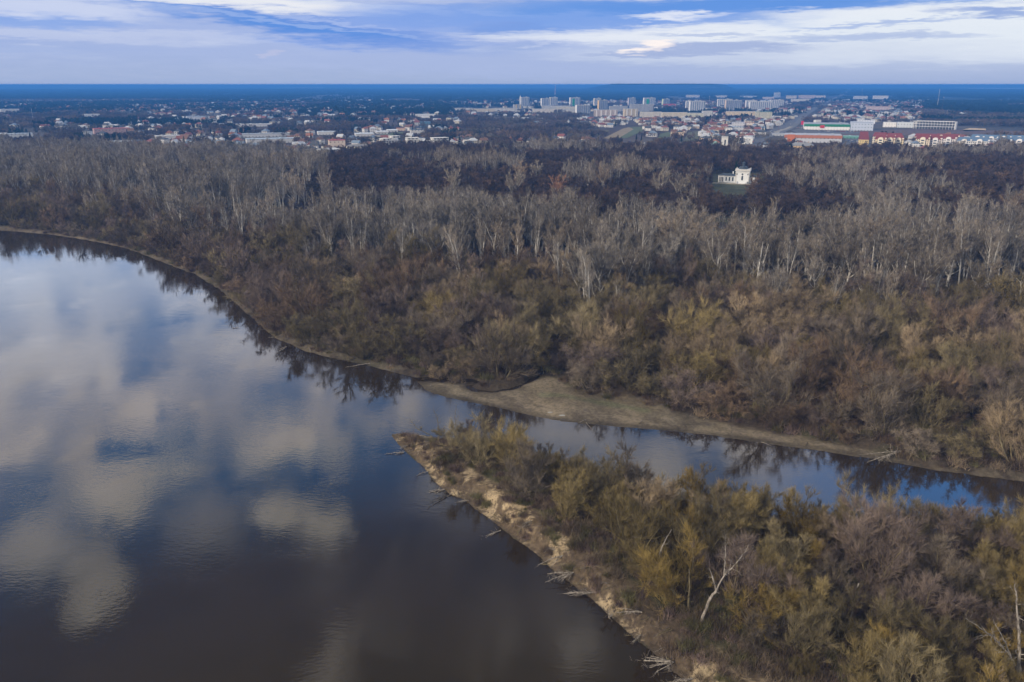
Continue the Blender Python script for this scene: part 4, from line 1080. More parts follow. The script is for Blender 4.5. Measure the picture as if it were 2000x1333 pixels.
def house(x, y, z, rz, v, wc, rc, label, s=1.0):
    wall, roof, ch, win, w, d, h = house_meshes(v)
    if (v, wc) not in _hm: _hm[(v, wc)] = (wall.mesh('wall', HWALL[wc]), roof.mesh('roof', TINTR), ch.mesh('chimney', paint((.3, .2, .16))), win.mesh('window', GLASS))
    A = _hm[(v, wc)]
    e = empty('house', (x, y, z), rz, label, 'house', 'family houses scattered through the suburb'); e.scale = (s, s, s)
    link('wall', A[0], e); o = link('roof', A[1], e); o['tint'] = ROOFC[rc]; c = link('chimney', A[2], o)
    return e

def warehouse(px0, px1, yt, yb, th, wall, roof, label, D=30.0, fascia=None, cat='warehouse', name='warehouse', group=None):
    x, y, z, Wd, H = frame(px0, px1, yt, yb)
    t = R(th); L = (Wd-D*math.sin(abs(t))*.5)/math.cos(t); t -= LAST[0]
    e = empty(name, (x, y+D/2, z), t, label, cat, group)
    MB().box(0, 0, -1, L, D, H+1).build('wall', winwall(wall, 6.0, 6.0, fillx=.25, fillz=.22, z0=.3), e)
    r = MB().box(0, 0, H, L+.6, D+.6, .35)
    for k in range(int(L/22)): r.box(-L/2+11+22*k, 0, H+.35, 3, D*.8, .8)
    r.build('roof', paint(roof, .6, .2, .1), e)
    if fascia: MB().box(0, -D/2-.4, H*.62, L+.4, .6, H*.42).build('fascia', paint(fascia, .6, .1, .1), e)
    return e, L, D, H

def town_buildings():
    T = tower
    T(1016, 1034, 191, 208, 22, WHITE_W, (.8, .8, .76), 'tower block with a pointed white annex on its left end', point=True)
    T(1056, 1074, 193, 208, 24, WHITE_W, (.78, .78, .72), 'left one of the two joined tower blocks below the mast')
    T(1073, 1089, 191, 206, 24, WHITE_W, (.72, .68, .50), 'tower block with yellowish end wall below the mast')
    T(1112, 1133, 191.5, 207, 24, WHITE_W, (.8, .78, .72), 'tower block with a green stair panel, left one of two', accent=(.02, .30, .14))
    T(1159, 1174, 193, 208, 20, WHITE_W, (.78, .70, .55), 'tower block with beige end wall behind the ochre-ended one')
    T(1167, 1187, 197, 214, 30, GREYW, (.70, .48, .20), 'tower block with a bright ochre end wall')
    T(1124, 1152, 206, 222, 22, GREYW, (.82, .82, .80), 'white-ended block standing before the tower blocks')
    T(1226, 1241, 192, 207, 20, GREYW, (.66, .56, .55), 'pinkish-ended tower block left of the second green panel')
    T(1256, 1280, 192, 208, 24, WHITE_W, (.78, .78, .74), 'tower block with a green stair panel, right one of two', accent=(.02, .34, .14))
    T(1293, 1308, 194, 206, 30, GREYW, (.60, .68, .42), 'tower block with a yellow-green end wall')
    T(1339, 1347, 198, 216, 10, WHITE_W, (.84, .83, .78), 'narrow white tower at the left of the bright trio')
    T(1346, 1377, 198.5, 217, 20, WHITE_W, (.85, .82, .74), 'wide bright white tower block in the middle of the estate')
    T(1401, 1430, 194.5, 208, 16, WHITE_W, (.84, .82, .76), 'pale tower block left of the tan-ended one')
    T(1416, 1448, 197, 216, 24, GREYW, (.66, .52, .40), 'tower block with a tan end wall')
    T(1456, 1478, 197, 213, 14, WHITE_W, (.85, .83, .78), 'white tower block left of the long pale one')
    T(1464, 1508, 199, 214, 18, WHITE_W, (.82, .80, .74), 'long pale tower block with many blue-grey strips')
    T(1504, 1530, 196, 211, 16, WHITE_W, (.7, .7, .7), 'grey-striped tower block at the right end of the estate')
    T(1512, 1524, 181.5, 191, 12, WHITE_W, (.7, .7, .7), 'lone distant tower block above the long pale one')
    S = slab
    S(1160, 1206, 215, 228, 8, (.50, .42, .38), 'brown-banded stepped office block before the estate', band=(.7, .66, .62))
    S(1217, 1246, 213, 229, 26, (.70, .58, .40), 'yellowish gridded block with a white end', band=(.75, .72, .66))
    S(1230, 1276, 204, 218, 18, GREYW, 'long grey-blue block left of the red shed roof')
    S(1190, 1226, 208, 218, 16, GREYW, 'grey block behind the stepped office block')
    S(1056, 1112, 207, 213, 6, (.6, .6, .58), 'low blue-glazed block under the joined towers')
    S(1087, 1128, 208.5, 214, 6, (.66, .62, .52), 'long cream slab left of the white-ended block')
    S(885, 922, 211.5, 216, 4, WHITE_W, 'low white block at the left end of the estate')
    S(922, 966, 212.5, 219, 8, (.7, .62, .48), 'cream and white block second from the left of the estate')
    S(965, 1010, 211.5, 218, 6, WHITE_W, 'low white block right of the cream and white one')
    S(1002, 1020, 204.5, 213, 24, (.5, .5, .5), 'small block with a glowing yellow end wall', band=(.76, .56, .2))
    S(1022, 1042, 208, 213.5, 4, WHITE_W, 'white flat-roofed hall below the pointed tower')
    S(1040, 1090, 213, 221, 6, (.68, .64, .58), 'pale slab in the lower row of the estate')
    S(1096, 1124, 214, 221, 6, (.62, .62, .6), 'grey slab left of the white-ended block in the lower row')
    S(1250, 1292, 219, 230, 6, (.66, .62, .54), 'cream slab right of the gridded block')
    S(1292, 1342, 220, 231, 8, (.70, .62, .46), 'yellow-cream slab with many balconies, left of the trio')
    S(1342, 1374, 221, 229, 8, (.68, .66, .5), 'pale yellow-green block below the bright white tower')
    S(1371, 1392, 217, 228, 14, WHITE_W, 'small white block right of the pale yellow-green one')
    S(1419, 1478, 218, 226, 8, (.72, .60, .42), 'long peach-coloured slab behind dark trees')
    S(1476, 1508, 219, 232, 12, (.62, .60, .46), 'block with green attic storey joined to the peach slab', roof=paint((.06, .2, .12)))
    S(1295, 1320, 203, 208, 6, (.45, .08, .07), 'dark red shed roof behind the estate', roof=REDR, cat='hall', group=None)
    for (a, b_, c, d, w_, lb) in [(1536, 1556, 187, 193, (.66, .58, .46), 'tan slab left of the far row near the highway'), (1560, 1592, 186.5, 193, (.6, .48, .42), 'brownish slab in the far row by the highway'),
                                  (1594, 1612, 187, 192, (.68, .6, .5), 'cream slab at the right end of the far row'), (1546, 1582, 194, 199, (.7, .66, .58), 'pale slab in the second far row left of the highway'),
                                  (1490, 1512, 190, 195, (.6, .5, .46), 'low brown block beside the lone distant tower'), (1668, 1694, 188, 194, (.6, .6, .62), 'grey slab right of the far end of the highway'),
                                  (1706, 1734, 187.5, 194, (.72, .7, .66), 'pale gridded block standing alone in the right-hand woods'), (1340, 1366, 186, 191, (.62, .58, .54), 'small pale block behind the bright trio'),
                                  (1396, 1420, 187, 191, (.66, .62, .54), 'small cream block behind the tan-ended tower'), (1446, 1478, 188, 191, (.66, .66, .64), 'low white row behind the long pale tower'),
                                  (1694, 1736, 208, 215, (.62, .5, .48), 'long red-roofed school among the right-hand houses')]:
        S(a, b_, c, d, 6, w_, lb, roof=REDR if 'red-roofed' in lb else None)
    # nearer white blocks of flats
    villa_block(740, 781, 267, 287, 26, 'white stepped apartment block left of the white pair', [(0, 1), (0, 1), (0, 1), (.0, .45), (.55, 1)])
    villa_block(791, 820, 270, 290, 14, 'white apartment block with a set-back top floor, left one of the pair', [(0, 1), (0, 1), (0, 1), (0, 1), (.0, .9)])
    villa_block(816, 842, 276, 291, 10, 'lower white block wedged between two taller white ones', [(0, 1)])
    villa_block(840, 876, 270, 291, 24, 'white apartment block with square windows, right one of the pair', [(0, 1)])
    # long white villa with a portico, cream neighbour
    x, y, z, Wd, H = frame(617, 664, 289, 309)
    e = empty('villa', (x, y+8, z), R(24)-LAST[0], 'long white two-storey villa with a pale vaulted roof and roof turret', 'villa'); L = Wd*.92; D = 14
    MB().box(0, 0, -1, L, D, H*.78+1).build('wall', winwall((.66, .62, .56), 2.6, 3.6, fillx=.42, fillz=.6, z0=1), e)
    MB().hip(0, 0, H*.78, L, D, H*.16).build('roof', paint((.5, .52, .55), .6), e)
    MB().cyl(-L*.3, 0, H*.9, 1.4, 1.0, 2.8, 8).build('turret', WHITEP, e)
    for k in range(5): MB().cyl(-L/2-.9, -D/2+1.2+k*(D-2.4)/4, 0, .38, .32, H*.7, 6).build('column', WHITEP, e)
    x, y, z, Wd, H = frame(676, 720, 282, 304)
    e = empty('villa', (x, y+8, z), R(10)-LAST[0], 'cream two-storey house behind two dark spruces', 'villa'); L = Wd
    MB().box(0, 0, -1, L, 12, H*.75+1).build('wall', winwall((.62, .57, .42), 3.0, 3.4, fillx=.4, fillz=.5, z0=1), e)
    MB().hip(0, 0, H*.75, L, 12, H*.2).build('roof', ROOFG, e)
    for (a, b_, c, d, w_, r_, lb, D) in [(640, 672, 275, 287, (.6, .5, .42), (.36, .06, .05), 'red metal-roofed house above the white villa', 16),
                                    (690, 727, 262, 267, (.5, .5, .5), (.56, .60, .64), 'white greenhouse roof, lowest of the three in line', 34),
                                    (731, 755, 258, 262, (.45, .45, .45), (.60, .63, .66), 'white greenhouse roof, middle of the three in line', 34),
                                    (753, 774, 255, 258.5, (.45, .45, .45), (.60, .63, .66), 'white greenhouse roof, topmost of the three in line', 34),
                                    (774, 790, 251, 256, (.6, .45, .35), (.35, .12, .06), 'orange-roofed bungalow right of the greenhouses', 14),
                                    (800, 842, 254, 262, (.5, .5, .5), (.03, .06, .09), 'dark teal-roofed shed between the greenhouses and the town wood', 24),
                                    (820, 840, 239, 249, (.10, .20, .30), (.1, .18, .26), 'blue-green clad hall among bare trees', 20),
                                    (618, 654, 258, 264, (.6, .6, .6), (.50, .56, .62), 'pale blue-roofed hall left of the greenhouses', 20),
                                    (478, 575, 272, 280, (.55, .55, .55), (.36, .44, .52), 'long grey-blue warehouse left of the town centre', 26),
                                    (460, 527, 243, 248, (.6, .6, .6), (.58, .58, .58), 'thin long white shed in the left woods', 16),
                                    (180, 245, 252, 262, (.45, .3, .28), (.34, .07, .06), 'long red-roofed warehouse in the left suburb', 26),
                                    (268, 297, 257, 264, (.4, .42, .46), (.05, .12, .22), 'dark blue-roofed shed right of the red warehouse', 20),
                                    (178, 250, 278, 285, (.6, .6, .6), (.40, .44, .48), 'low grey warehouse nearest the left woods', 26),
                                    (300, 345, 266, 272, (.62, .6, .58), (.5, .5, .5), 'flat white hall in the middle of the left suburb', 22),
                                    (12, 55, 262, 270, (.62, .62, .6), (.36, .42, .48), 'pale hall at the left edge of the suburb', 20),
                                    (362, 405, 228, 234, (.6, .62, .66), (.36, .44, .54), 'blue-roofed factory in the left woods', 24),
                                    (160, 190, 224, 231, (.72, .72, .7), (.6, .6, .6), 'white blocky works far in the left suburb', 22),
                                    (0, 32, 214, 221, (.68, .66, .6), (.5, .5, .5), 'white hall cut by the left picture edge', 22),
                                    (810, 850, 224, 231, (.7, .7, .7), (.45, .48, .5), 'row of white sheds left of the estate', 24),
                                    (470, 560, 262, 268, (.55, .56, .58), (.30, .33, .36), 'grey hall above the long grey-blue warehouse', 24),
                                    (730, 760, 265, 269, (.5, .46, .4), (.2, .2, .2), 'flat dark shed behind the stepped white block', 12),
                                    (1443, 1472, 271, 282, (.80, .79, .76), (.70, .69, .66), 'plain white flat-roofed box by the highway', 26),
                                    (1424, 1442, 259, 264, (.4, .08, .07), (.30, .07, .06), 'low red-roofed shop left of the highway', 14),
                                    (1432, 1456, 240, 247, (.55, .55, .57), (.42, .42, .46), 'grey hall next to the brown-roofed one', 22),
                                    (1457, 1475, 240, 247, (.66, .58, .5), (.26, .11, .07), 'brown-roofed hall left of the highway', 22),
                                    (1430, 1455, 249, 256, (.5, .52, .55), (.30, .36, .42), 'blue-grey roofed hall left of the highway', 22),
                                    (1729, 1752, 240, 249, (.80, .79, .76), (.66, .66, .64), 'small white hall left of the concrete skeleton', 20),
                                    (1756, 1785, 240, 250, (.62, .66, .68), (.5, .53, .55), 'grey and white office hall beside the concrete skeleton', 20),
                                    (1512, 1545, 262, 266, (.4, .42, .45), (.33, .35, .37), 'grey strip roof left of the orange-fronted store', 20)]:
        warehouse(a, b_, c, d, 6, w_, r_, lb, D)
    # green-fronted superstore
    e, L, D, H = warehouse(1585, 1671, 244, 254.5, 3, (.78, .78, .76), (.30, .31, .33), 'white superstore with a long green fascia and grey roof', 90, (.03, .20, .09), 'store', 'superstore')
    MB().box(-L*.10, -D/2-1.1, H*.35, 9, .8, 6).build('entrance_sign', paint((.5, .05, .05)), e)
    warehouse(1672, 1714, 241, 256, 3, (.50, .56, .66), (.40, .43, .48), 'grey annex hall at the right end of the superstore', 60, None, 'hall', 'warehouse')
    warehouse(1680, 1712, 236, 242, 3, (.7, .72, .75), (.6, .62, .64), 'white upper hall behind the grey annex', 30, None, 'hall', 'warehouse')
    x, y, z, Wd, H = frame(1590, 1601, 235, 245)
    e = empty('kiosk', (x, y, z), .2, 'white cube with a dark doorway at the superstore corner', 'kiosk'); MB().box(0, 0, 0, Wd, Wd*.8, H).build('wall', WHITEP, e); MB().box(0, -Wd*.4-.1, 0, Wd*.35, .2, H*.5).build('door', GLASS, e)
    x, y, z, Wd, H = frame(1564, 1569, 237, 247)
    e = empty('advertising_totem', (x, y, z), 0, 'tall red advertising totem beside the store car park', 'sign'); MB().box(0, 0, H*.3, Wd, 1, H*.7).build('panel', paint((.62, .03, .07)), e); MB().cyl(0, 0, -1, .4, .4, H*.32+1, 8).build('post', CONC, e)
    x, y, z, Wd, H = frame(1546, 1553, 236, 247)
    # orange-fronted store
    e, L, D, H = warehouse(1545, 1652, 265.5, 279, 2, (.48, .50, .55), (.38, .39, .42), 'grey store with a bright orange fascia along its front', 60, (.40, .16, .085), 'store', 'superstore')
    MB().box(-L*.38, -D/2-1.0, 1, 12, 1.0, H).build('entrance', paint((.50, .16, .06)), e)
    warehouse(1652, 1684, 267, 271, 2, (.12, .28, .22), (.25, .45, .42), 'low green-walled building between the orange store and red roofs', 20, None, 'shop', 'warehouse')
    # yellow house with grey hipped roof
    x, y, z, Wd, H = frame(1545, 1593, 278, 298)
    e = empty('villa', (x, y+8, z), R(-6)-LAST[0], 'ochre two-storey house with a large grey hipped roof', 'villa'); L = Wd*.95
    MB().box(0, 0, -1, L, 15, H*.6+1).build('wall', winwall((.56, .40, .22), 3.6, 3.6, fillx=.4, fillz=.5, z0=1), e)
    rf = MB().hip(0, 0, H*.6, L, 15, H*.32).build('roof', paint((.22, .23, .25), .7), e)
    for s in (-.2, .25): MB().box(L*s, 0, H*.8, 1.4, 1.4, 3.0).build('chimney', paint((.4, .3, .25)), rf)
    # red-roofed block with yellow gable, and the two estates with arched bays
    x, y, z, Wd, H = frame(1683, 1700, 259, 286)
    e = empty('apartment_block', (x, y+12, z), R(4)-LAST[0], 'yellow gabled block under a steep red roof at the estate corner', 'apartment block'); L = Wd
    MB().box(0, 0, -1, L, 24, H*.46+1).build('wall', winwall((.70, .55, .26), 3.4, 3.0, fillx=.35, fillz=.45), e)
    MB().add([(-L/2-.5, -12.5, H*.46), (L/2+.5, -12.5, H*.46), (L/2+.5, 12.5, H*.46), (-L/2-.5, 12.5, H*.46), (-L/2+1, 8, H*.98), (L/2-1, 8, H*.98)], [(0, 1, 5, 4), (2, 3, 4, 5), (0, 4, 3), (1, 2, 5), (0, 3, 2, 1)]).build('roof', REDR, e)
    def estate(a, b_, yt, yb, wall, roof, trim, label, th=-4, rows=1):
        x, y, z, Wd, H = frame(a, b_, yt, yb)
        e = empty('apartment_block', (x, y+7, z), R(th)-LAST[0], label, 'apartment block', None); L = Wd; D = 14.0
        MB().box(0, 0, -1, L, D, H*.60+1).build('wall', winwall(wall, 3.0, 2.9, fillx=.5, fillz=.5), e)
        MB().add([(-L/2-.5, -D/2-.5, H*.60), (L/2+.5, -D/2-.5, H*.60), (L/2+.5, D/2+.5, H*.60), (-L/2-.5, D/2+.5, H*.60), (-L/2+2, -1.5, H*.93), (L/2-2, -1.5, H*.93), (L/2-2, 1.5, H*.93), (-L/2+2, 1.5, H*.93)],
                 [(0, 1, 5, 4), (1, 2, 6, 5), (2, 3, 7, 6), (3, 0, 4, 7), (4, 5, 6, 7), (0, 3, 2, 1)]).build('roof', roof, e)
        n = max(1, round(L/22))
        bm = MB().box(0, 0, 0, 7.5, 2.6, H*.62); bm.vault(0, -1.3, 4.0, H*.62, 7.5, 2.6)
        bme = bm.mesh('arched_bay', trim); lg = MB().box(0, 0, 0, 4.2, .3, 1.7).mesh('loggia', GLASS)
        nf = max(3, int(H*.6/3))
        for i in range(n):
            cx = -L/2+(i+.5)*L/n
            o = link('arched_bay', bme, e); o.location = (cx, -D/2-1.2, 0)
            for k in range(nf):
                q = link('loggia', lg, o); q.location = (0, -1.42, .9+k*H*.62/nf)
            o = link('dormer', MB().box(0, 0, 0, 2.4, 3, 2).mesh('dormer', trim), e); o.location = (cx+L/n*.5-1.2, -D/2+1.6, H*.62)
    TR = paint((.76, .70, .56), .8, .1, .2); TW = paint((.74, .73, .72), .8, .1, .2)
    estate(1712, 1733, 262, 290, (.70, .60, .42), REDR, TR, 'red-roofed estate block with arched bays, front left of the first group')
    estate(1732, 1750, 263, 289, (.70, .60, .42), REDR, TR, 'red-roofed estate block with arched bays, front middle of the first group')
    estate(1749, 1767, 264, 288, (.70, .58, .36), REDR, TR, 'red-roofed estate block with yellow wall, front right of the first group')
    estate(1708, 1734, 258.5, 281, (.66, .6, .5), REDR, TR, 'red-roofed estate block at the back left of the first group')
    estate(1734, 1764, 260, 280, (.66, .6, .5), REDR, TR, 'red-roofed estate block at the back right of the first group')
    estate(1793, 1818, 263, 287, (.70, .6, .45), REDR, TR, 'red-roofed estate block, front left of the second group')
    estate(1818, 1842, 264.5, 287, (.66, .6, .56), REDR, TW, 'red-roofed estate block, front middle of the second group')
    estate(1842, 1870, 263.5, 285, (.66, .62, .6), REDR, TW, 'red-roofed estate block, front right of the second group')
    estate(1791, 1830, 261, 279, (.66, .6, .5), REDR, TR, 'red-roofed estate block at the back left of the second group')
    estate(1832, 1875, 261.5, 278, (.66, .6, .5), REDR, TR, 'red-roofed estate block at the back right of the second group')
    estate(1874, 1900, 268, 288, (.62, .62, .62), BLUER, TW, 'grey-blue roofed block, leftmost of the blue-roofed estate')
    estate(1900, 1934, 268, 289, (.62, .62, .62), BLUER, TW, 'grey-blue roofed block, second from left in the blue-roofed estate')
    estate(1951, 1978, 268, 288, (.60, .60, .62), BLUER, TW, 'grey-blue roofed block, fourth from left in the blue-roofed estate')
    estate(1978, 2012, 268, 288, (.60, .60, .62), BLUER, TW, 'grey-blue roofed block cut by the right picture edge')
    estate(1902, 1950, 263, 281, (.58, .60, .64), BLUER, TW, 'blue-roofed block at the back of the blue-roofed estate')
    estate(1954, 2005, 264, 280, (.58, .60, .64), BLUER, TW, 'blue-roofed block at the back right of the blue-roofed estate')
    # concrete frame under construction
    x, y, z, Wd, H = frame(1793, 1868, 238, 253)
    e = empty('concrete_skeleton', (x, y+12, z), R(-8)-LAST[0], 'white concrete building skeleton with open storeys under construction', 'building'); L = Wd; nf = 3
    for k in range(nf): MB().box(0, 0, (k+1)*H/nf-.6, L*(1-.10*(k == 2)), 22, .7).build('floor_slab', WHITEP, e)
    cm = MB().box(0, 0, 0, 1.0, 1.0, H).mesh('column', WHITEP)
    for i in range(15):
        for j in (-1, 1):
            o = link('column', cm, e); o.location = (-L/2+1+i*(L-2)/14, j*10.4, -.5 if j < 0 else -.6)
    MB().box(L*.485, 0, -.5, L*.03, 21, H).build('core_wall', WHITEP, e)
    MB().box(0, 4, -.5, L*.9, .5, H*.9).build('inner_wall', paint((.3, .3, .32)), e)
    # church
    x, y, z, Wd, H = frame(1408, 1419, 269, 300)
    e = empty('church', (x, y, z), R(8)-LAST[0], 'white church with a square bell tower and teal-green gabled nave', 'church'); s = Wd
    tw = MB().box(0, 0, -1, s, s, H+1).build('tower', WHITEP, e)
    MB().box(0, 0, H, s+.8, s+.8, .7).build('tower_cap', paint((.5, .5, .48)), e)
    MB().box(0, -s/2-.08, H*.52, s*.22, .2, H*.32).build('belfry_opening', GLASS, e)
    nw = 21*s/11
    nv = MB().box(-nw*.5-s*.5, 4, -1, nw, 18, H*.38+1); nv.add([(-s*.5, -5, H*.38), (-s*.5-nw, -5, H*.38), (-s*.5-nw/2, -5, H*.72)], [(1, 0, 2)]); nv.build('nave', winwall((.74, .74, .72), 5, 8, fillx=.2, fillz=.5, z0=2), e)
    MB().add([(-s*.5, -5.6, H*.38), (-s*.5, 13.6, H*.38), (-s*.5-nw-.5, -5.6, H*.38), (-s*.5-nw-.5, 13.6, H*.38), (-s*.5-nw/2, -5.6, H*.74), (-s*.5-nw/2, 13.6, H*.74)], [(0, 1, 5, 4), (3, 2, 4, 5), (0, 4, 2), (1, 3, 5), (0, 2, 3, 1)]).build('roof', paint((.20, .32, .30), .6), e)
    # ruined front with pale window piers
    x, y, z, Wd, H = frame(1424, 1452, 292, 306)
    e = empty('old_house', (x, y+6, z), R(4)-LAST[0], 'weathered manor front with tall white-framed windows behind the palace', 'house'); L = Wd
    MB().box(0, 0, -1, L, 12, H*.8+1).build('wall', paint((.16, .14, .13)), e); MB().hip(0, 0, H*.8, L, 12, H*.3).build('roof', ROOFD, e)
    fm = MB().box(0, 0, 0, .8, .3, H*.6).mesh('window', WHITEP)
    for i in range(7):
        if i == 3: continue
        o = link('window', fm, e); o.location = (-L/2+1.4+i*(L-2.8)/6, -6.1, 1)

def palace():
    x, y, z = put(1453, 358.5); LAST[0] = math.atan2(x, y)
    f = y*CP-(z-CAMZ)*SP; k = f/F
    OCCUP.append((1405, 1485, 359))
    e = empty('palace', (x, y+6, z), R(-4)-LAST[0], 'white river-front palace pavilion with central tower, low wings and dark roof', 'palace')
    PWH = paint((.70, .72, .74), .8, .08, .3); TRIM = paint((.56, .55, .53), .8, .08, .3); DK = paint((.05, .065, .085), .6, .3, .4)
    tw, th = 26*k, 23.5*k; D = 13.0
    t = link('tower', MB().box(0, 0, -1, tw, D, th+1).mesh('tower', PWH), e)
    m = MB().box(0, 0, th, tw+1.6, D+1.6, .6); m.box(0, 0, th+.6, tw+.9, D+.9, .9); m.build('cornice', TRIM, t)
    MB().box(0, 0, th*.86, tw+.5, D+.5, .35).build('string_course', TRIM, t)
    for s in (-1, 1):
        for q in (-1, 1): MB().box(s*(tw/2+.05), q*(D/2+.05), th+1.5, .7, .7, .9).build('corner_block', TRIM, t)
    bm = MB(); n = 8; bm.cyl(0, 0, th+1.5, tw*.36, tw*.28, 2.4, 8); bm.build('attic_roof', DK, t)
    bm = MB().cyl(0, 0, th+3.85, 1.5, 1.3, 3.4, 8); bm.cyl(0, 0, th+7.2, 1.7, .2, 1.6, 8); bm.build('lantern', DK, t)
    for cx in (-tw*.40, 0, tw*.40): MB().disc(cx, -D/2-.02, th*.74, .85 if cx == 0 else .7, 12).build('round_window', DK, t)
    aw = MB().box(0, -D/2-.05, 3.0, 1.7, .2, 3.4); aw.vault(0, -D/2-.15, -D/2+.05, 6.4, 1.7, .85); aw.build('arched_window', DK, t)
    for s in (-1, 1): MB().box(s*(tw/2-.5), -D/2-.1, 0, .8, .3, th*.86).build('corner_pilaster', TRIM, t)
    for s in (-1, 1):
        for zz in (1.5, 5.0): MB().box(s*(tw/2-.2), -D/2+.2-.4, zz, .1, .1, .1)
    st = MB()
    for i in range(5): st.box(0, -D/2-.5-i*.7, -.6, tw*.62-i*.3, .72, 1.8-i*.35)
    st.build('steps', PWH, e)
    for s in (-1, 1): MB().box(s*tw*.36, -D/2-1.9, -.6, .5, 3.6, 2.6).build('step_wall', PWH, e)
    # left wing
    lw = 33*k; wh = 11.5*k
    w = link('left_wing', MB().box(-tw/2-lw/2, 1.5, -1, lw-.02, 9, wh+1).mesh('left_wing', PWH), e)
    MB().box(-tw/2-lw/2-.2, 1.5, wh, lw+.2, 9.8, .5).build('cornice', TRIM, w)
    MB().hip(-tw/2-lw/2, 1.5, wh+.5, lw, 9, 2.3, over=.1).build('roof', DK, w)
    MB().box(-tw/2-3.2, 3, wh+1.5, 1.0, 1.0, 3.0).build('chimney', PWH, w)
    for i in range(3): MB().box(-tw/2-2.6-i*3.2, -3.12, 1.6, 1.3, .3, 3.6).build('window', DK, w)
    for i in range(4): MB().cyl(-tw/2-lw+.6+i*1.5, -3.9, -.5, .32, .28, wh+.4, 8).build('column', TRIM, w)
    MB().box(-tw/2-lw+2.9, -3.06, .6, 3.6, .2, wh*.8).build('loggia', DK, w)
    # right wing, half hidden by trees
    rw = 16*k
    w = link('right_wing', MB().box(tw/2+rw/2, 1.5, -1, rw, 9, wh+.6).mesh('right_wing', PWH), e)
    MB().box(tw/2+rw/2+.2, 1.5, wh-.4, rw+.2, 9.8, .5).build('cornice', TRIM, w)
    MB().hip(tw/2+rw/2, 1.5, wh+.1, rw, 9, 2.0, over=.1).build('roof', DK, w)
    for i in range(2): MB().box(tw/2+2.4+i*3.2, -3.12, 1.6, 1.3, .3, 3.2).build('window', DK, w)
    # terrace below, and the lawn running down from it
    MB().box(-6, -D/2-6.5, -1, tw+lw+14, .6, 1.4).build('terrace_wall', paint((.45, .42, .38)), e)
    # neighbouring pale pavilion
    x, y, z = put(1296, 333); e2 = empty('pavilion', (x, y, z), .1, 'low pale flat-roofed pavilion in the dark wood left of the palace', 'pavilion'); MB().box(0, 0, -1, 22, 8, 5).build('wall', winwall((.6, .62, .64), 3, 4), e2); MB().box(0, 0, 4, 23, 9, .4).build('roof', paint((.5, .53, .56)), e2)

def sheet(name, pts, col, z_off=.25, kind='structure', var=.25, sc=.05, rough=.95):
    """a patch of ground cover laid just over the soil"""
    P = [put(*p) for p in pts]; zt = max(p[2] for p in P)+z_off
    me = bpy.data.meshes.new(name); me.from_pydata([(p[0], p[1], zt) for p in P], [], [tuple(range(len(P)-1, -1, -1))]); me.materials.append(paint(col, rough, var, sc)); me.update()
    o = link(name, me); tag(o, kind=kind); return o

def ribbon(name, pts, wid, col, z_off=.4, line=None):
    P = [put(*p) for p in pts]; Q = []
    for i in range(len(P)-1):
        for k in range(12):
            t = k/12; a = P[max(i-1, 0)]; b_ = P[i]; c = P[i+1]; d = P[min(i+2, len(P)-1)]
            Q.append(tuple(0.5*((2*b_[j])+(-a[j]+c[j])*t+(2*a[j]-5*b_[j]+4*c[j]-d[j])*t*t+(-a[j]+3*b_[j]-3*c[j]+d[j])*t**3) for j in range(2)))
    Q.append(P[-1][:2]); V = []
    for i, q in enumerate(Q):
        a = Q[max(i-1, 0)]; b_ = Q[min(i+1, len(Q)-1)]; dx_, dy_ = b_[0]-a[0], b_[1]-a[1]; l = math.hypot(dx_, dy_)+1e-6
        nx, ny = -dy_/l, dx_/l; zz_ = gz(*q)+z_off
        V += [(q[0]+nx*wid/2, q[1]+ny*wid/2, zz_), (q[0]-nx*wid/2, q[1]-ny*wid/2, zz_)]
    Fc = [(2*i, 2*i+1, 2*i+3, 2*i+2) for i in range(len(Q)-1)]
    o = link(name, np_mesh(name, V, quads=Fc, mats=[paint(col, .9, .2, .1)])); tag(o, kind='structure')
    return Q

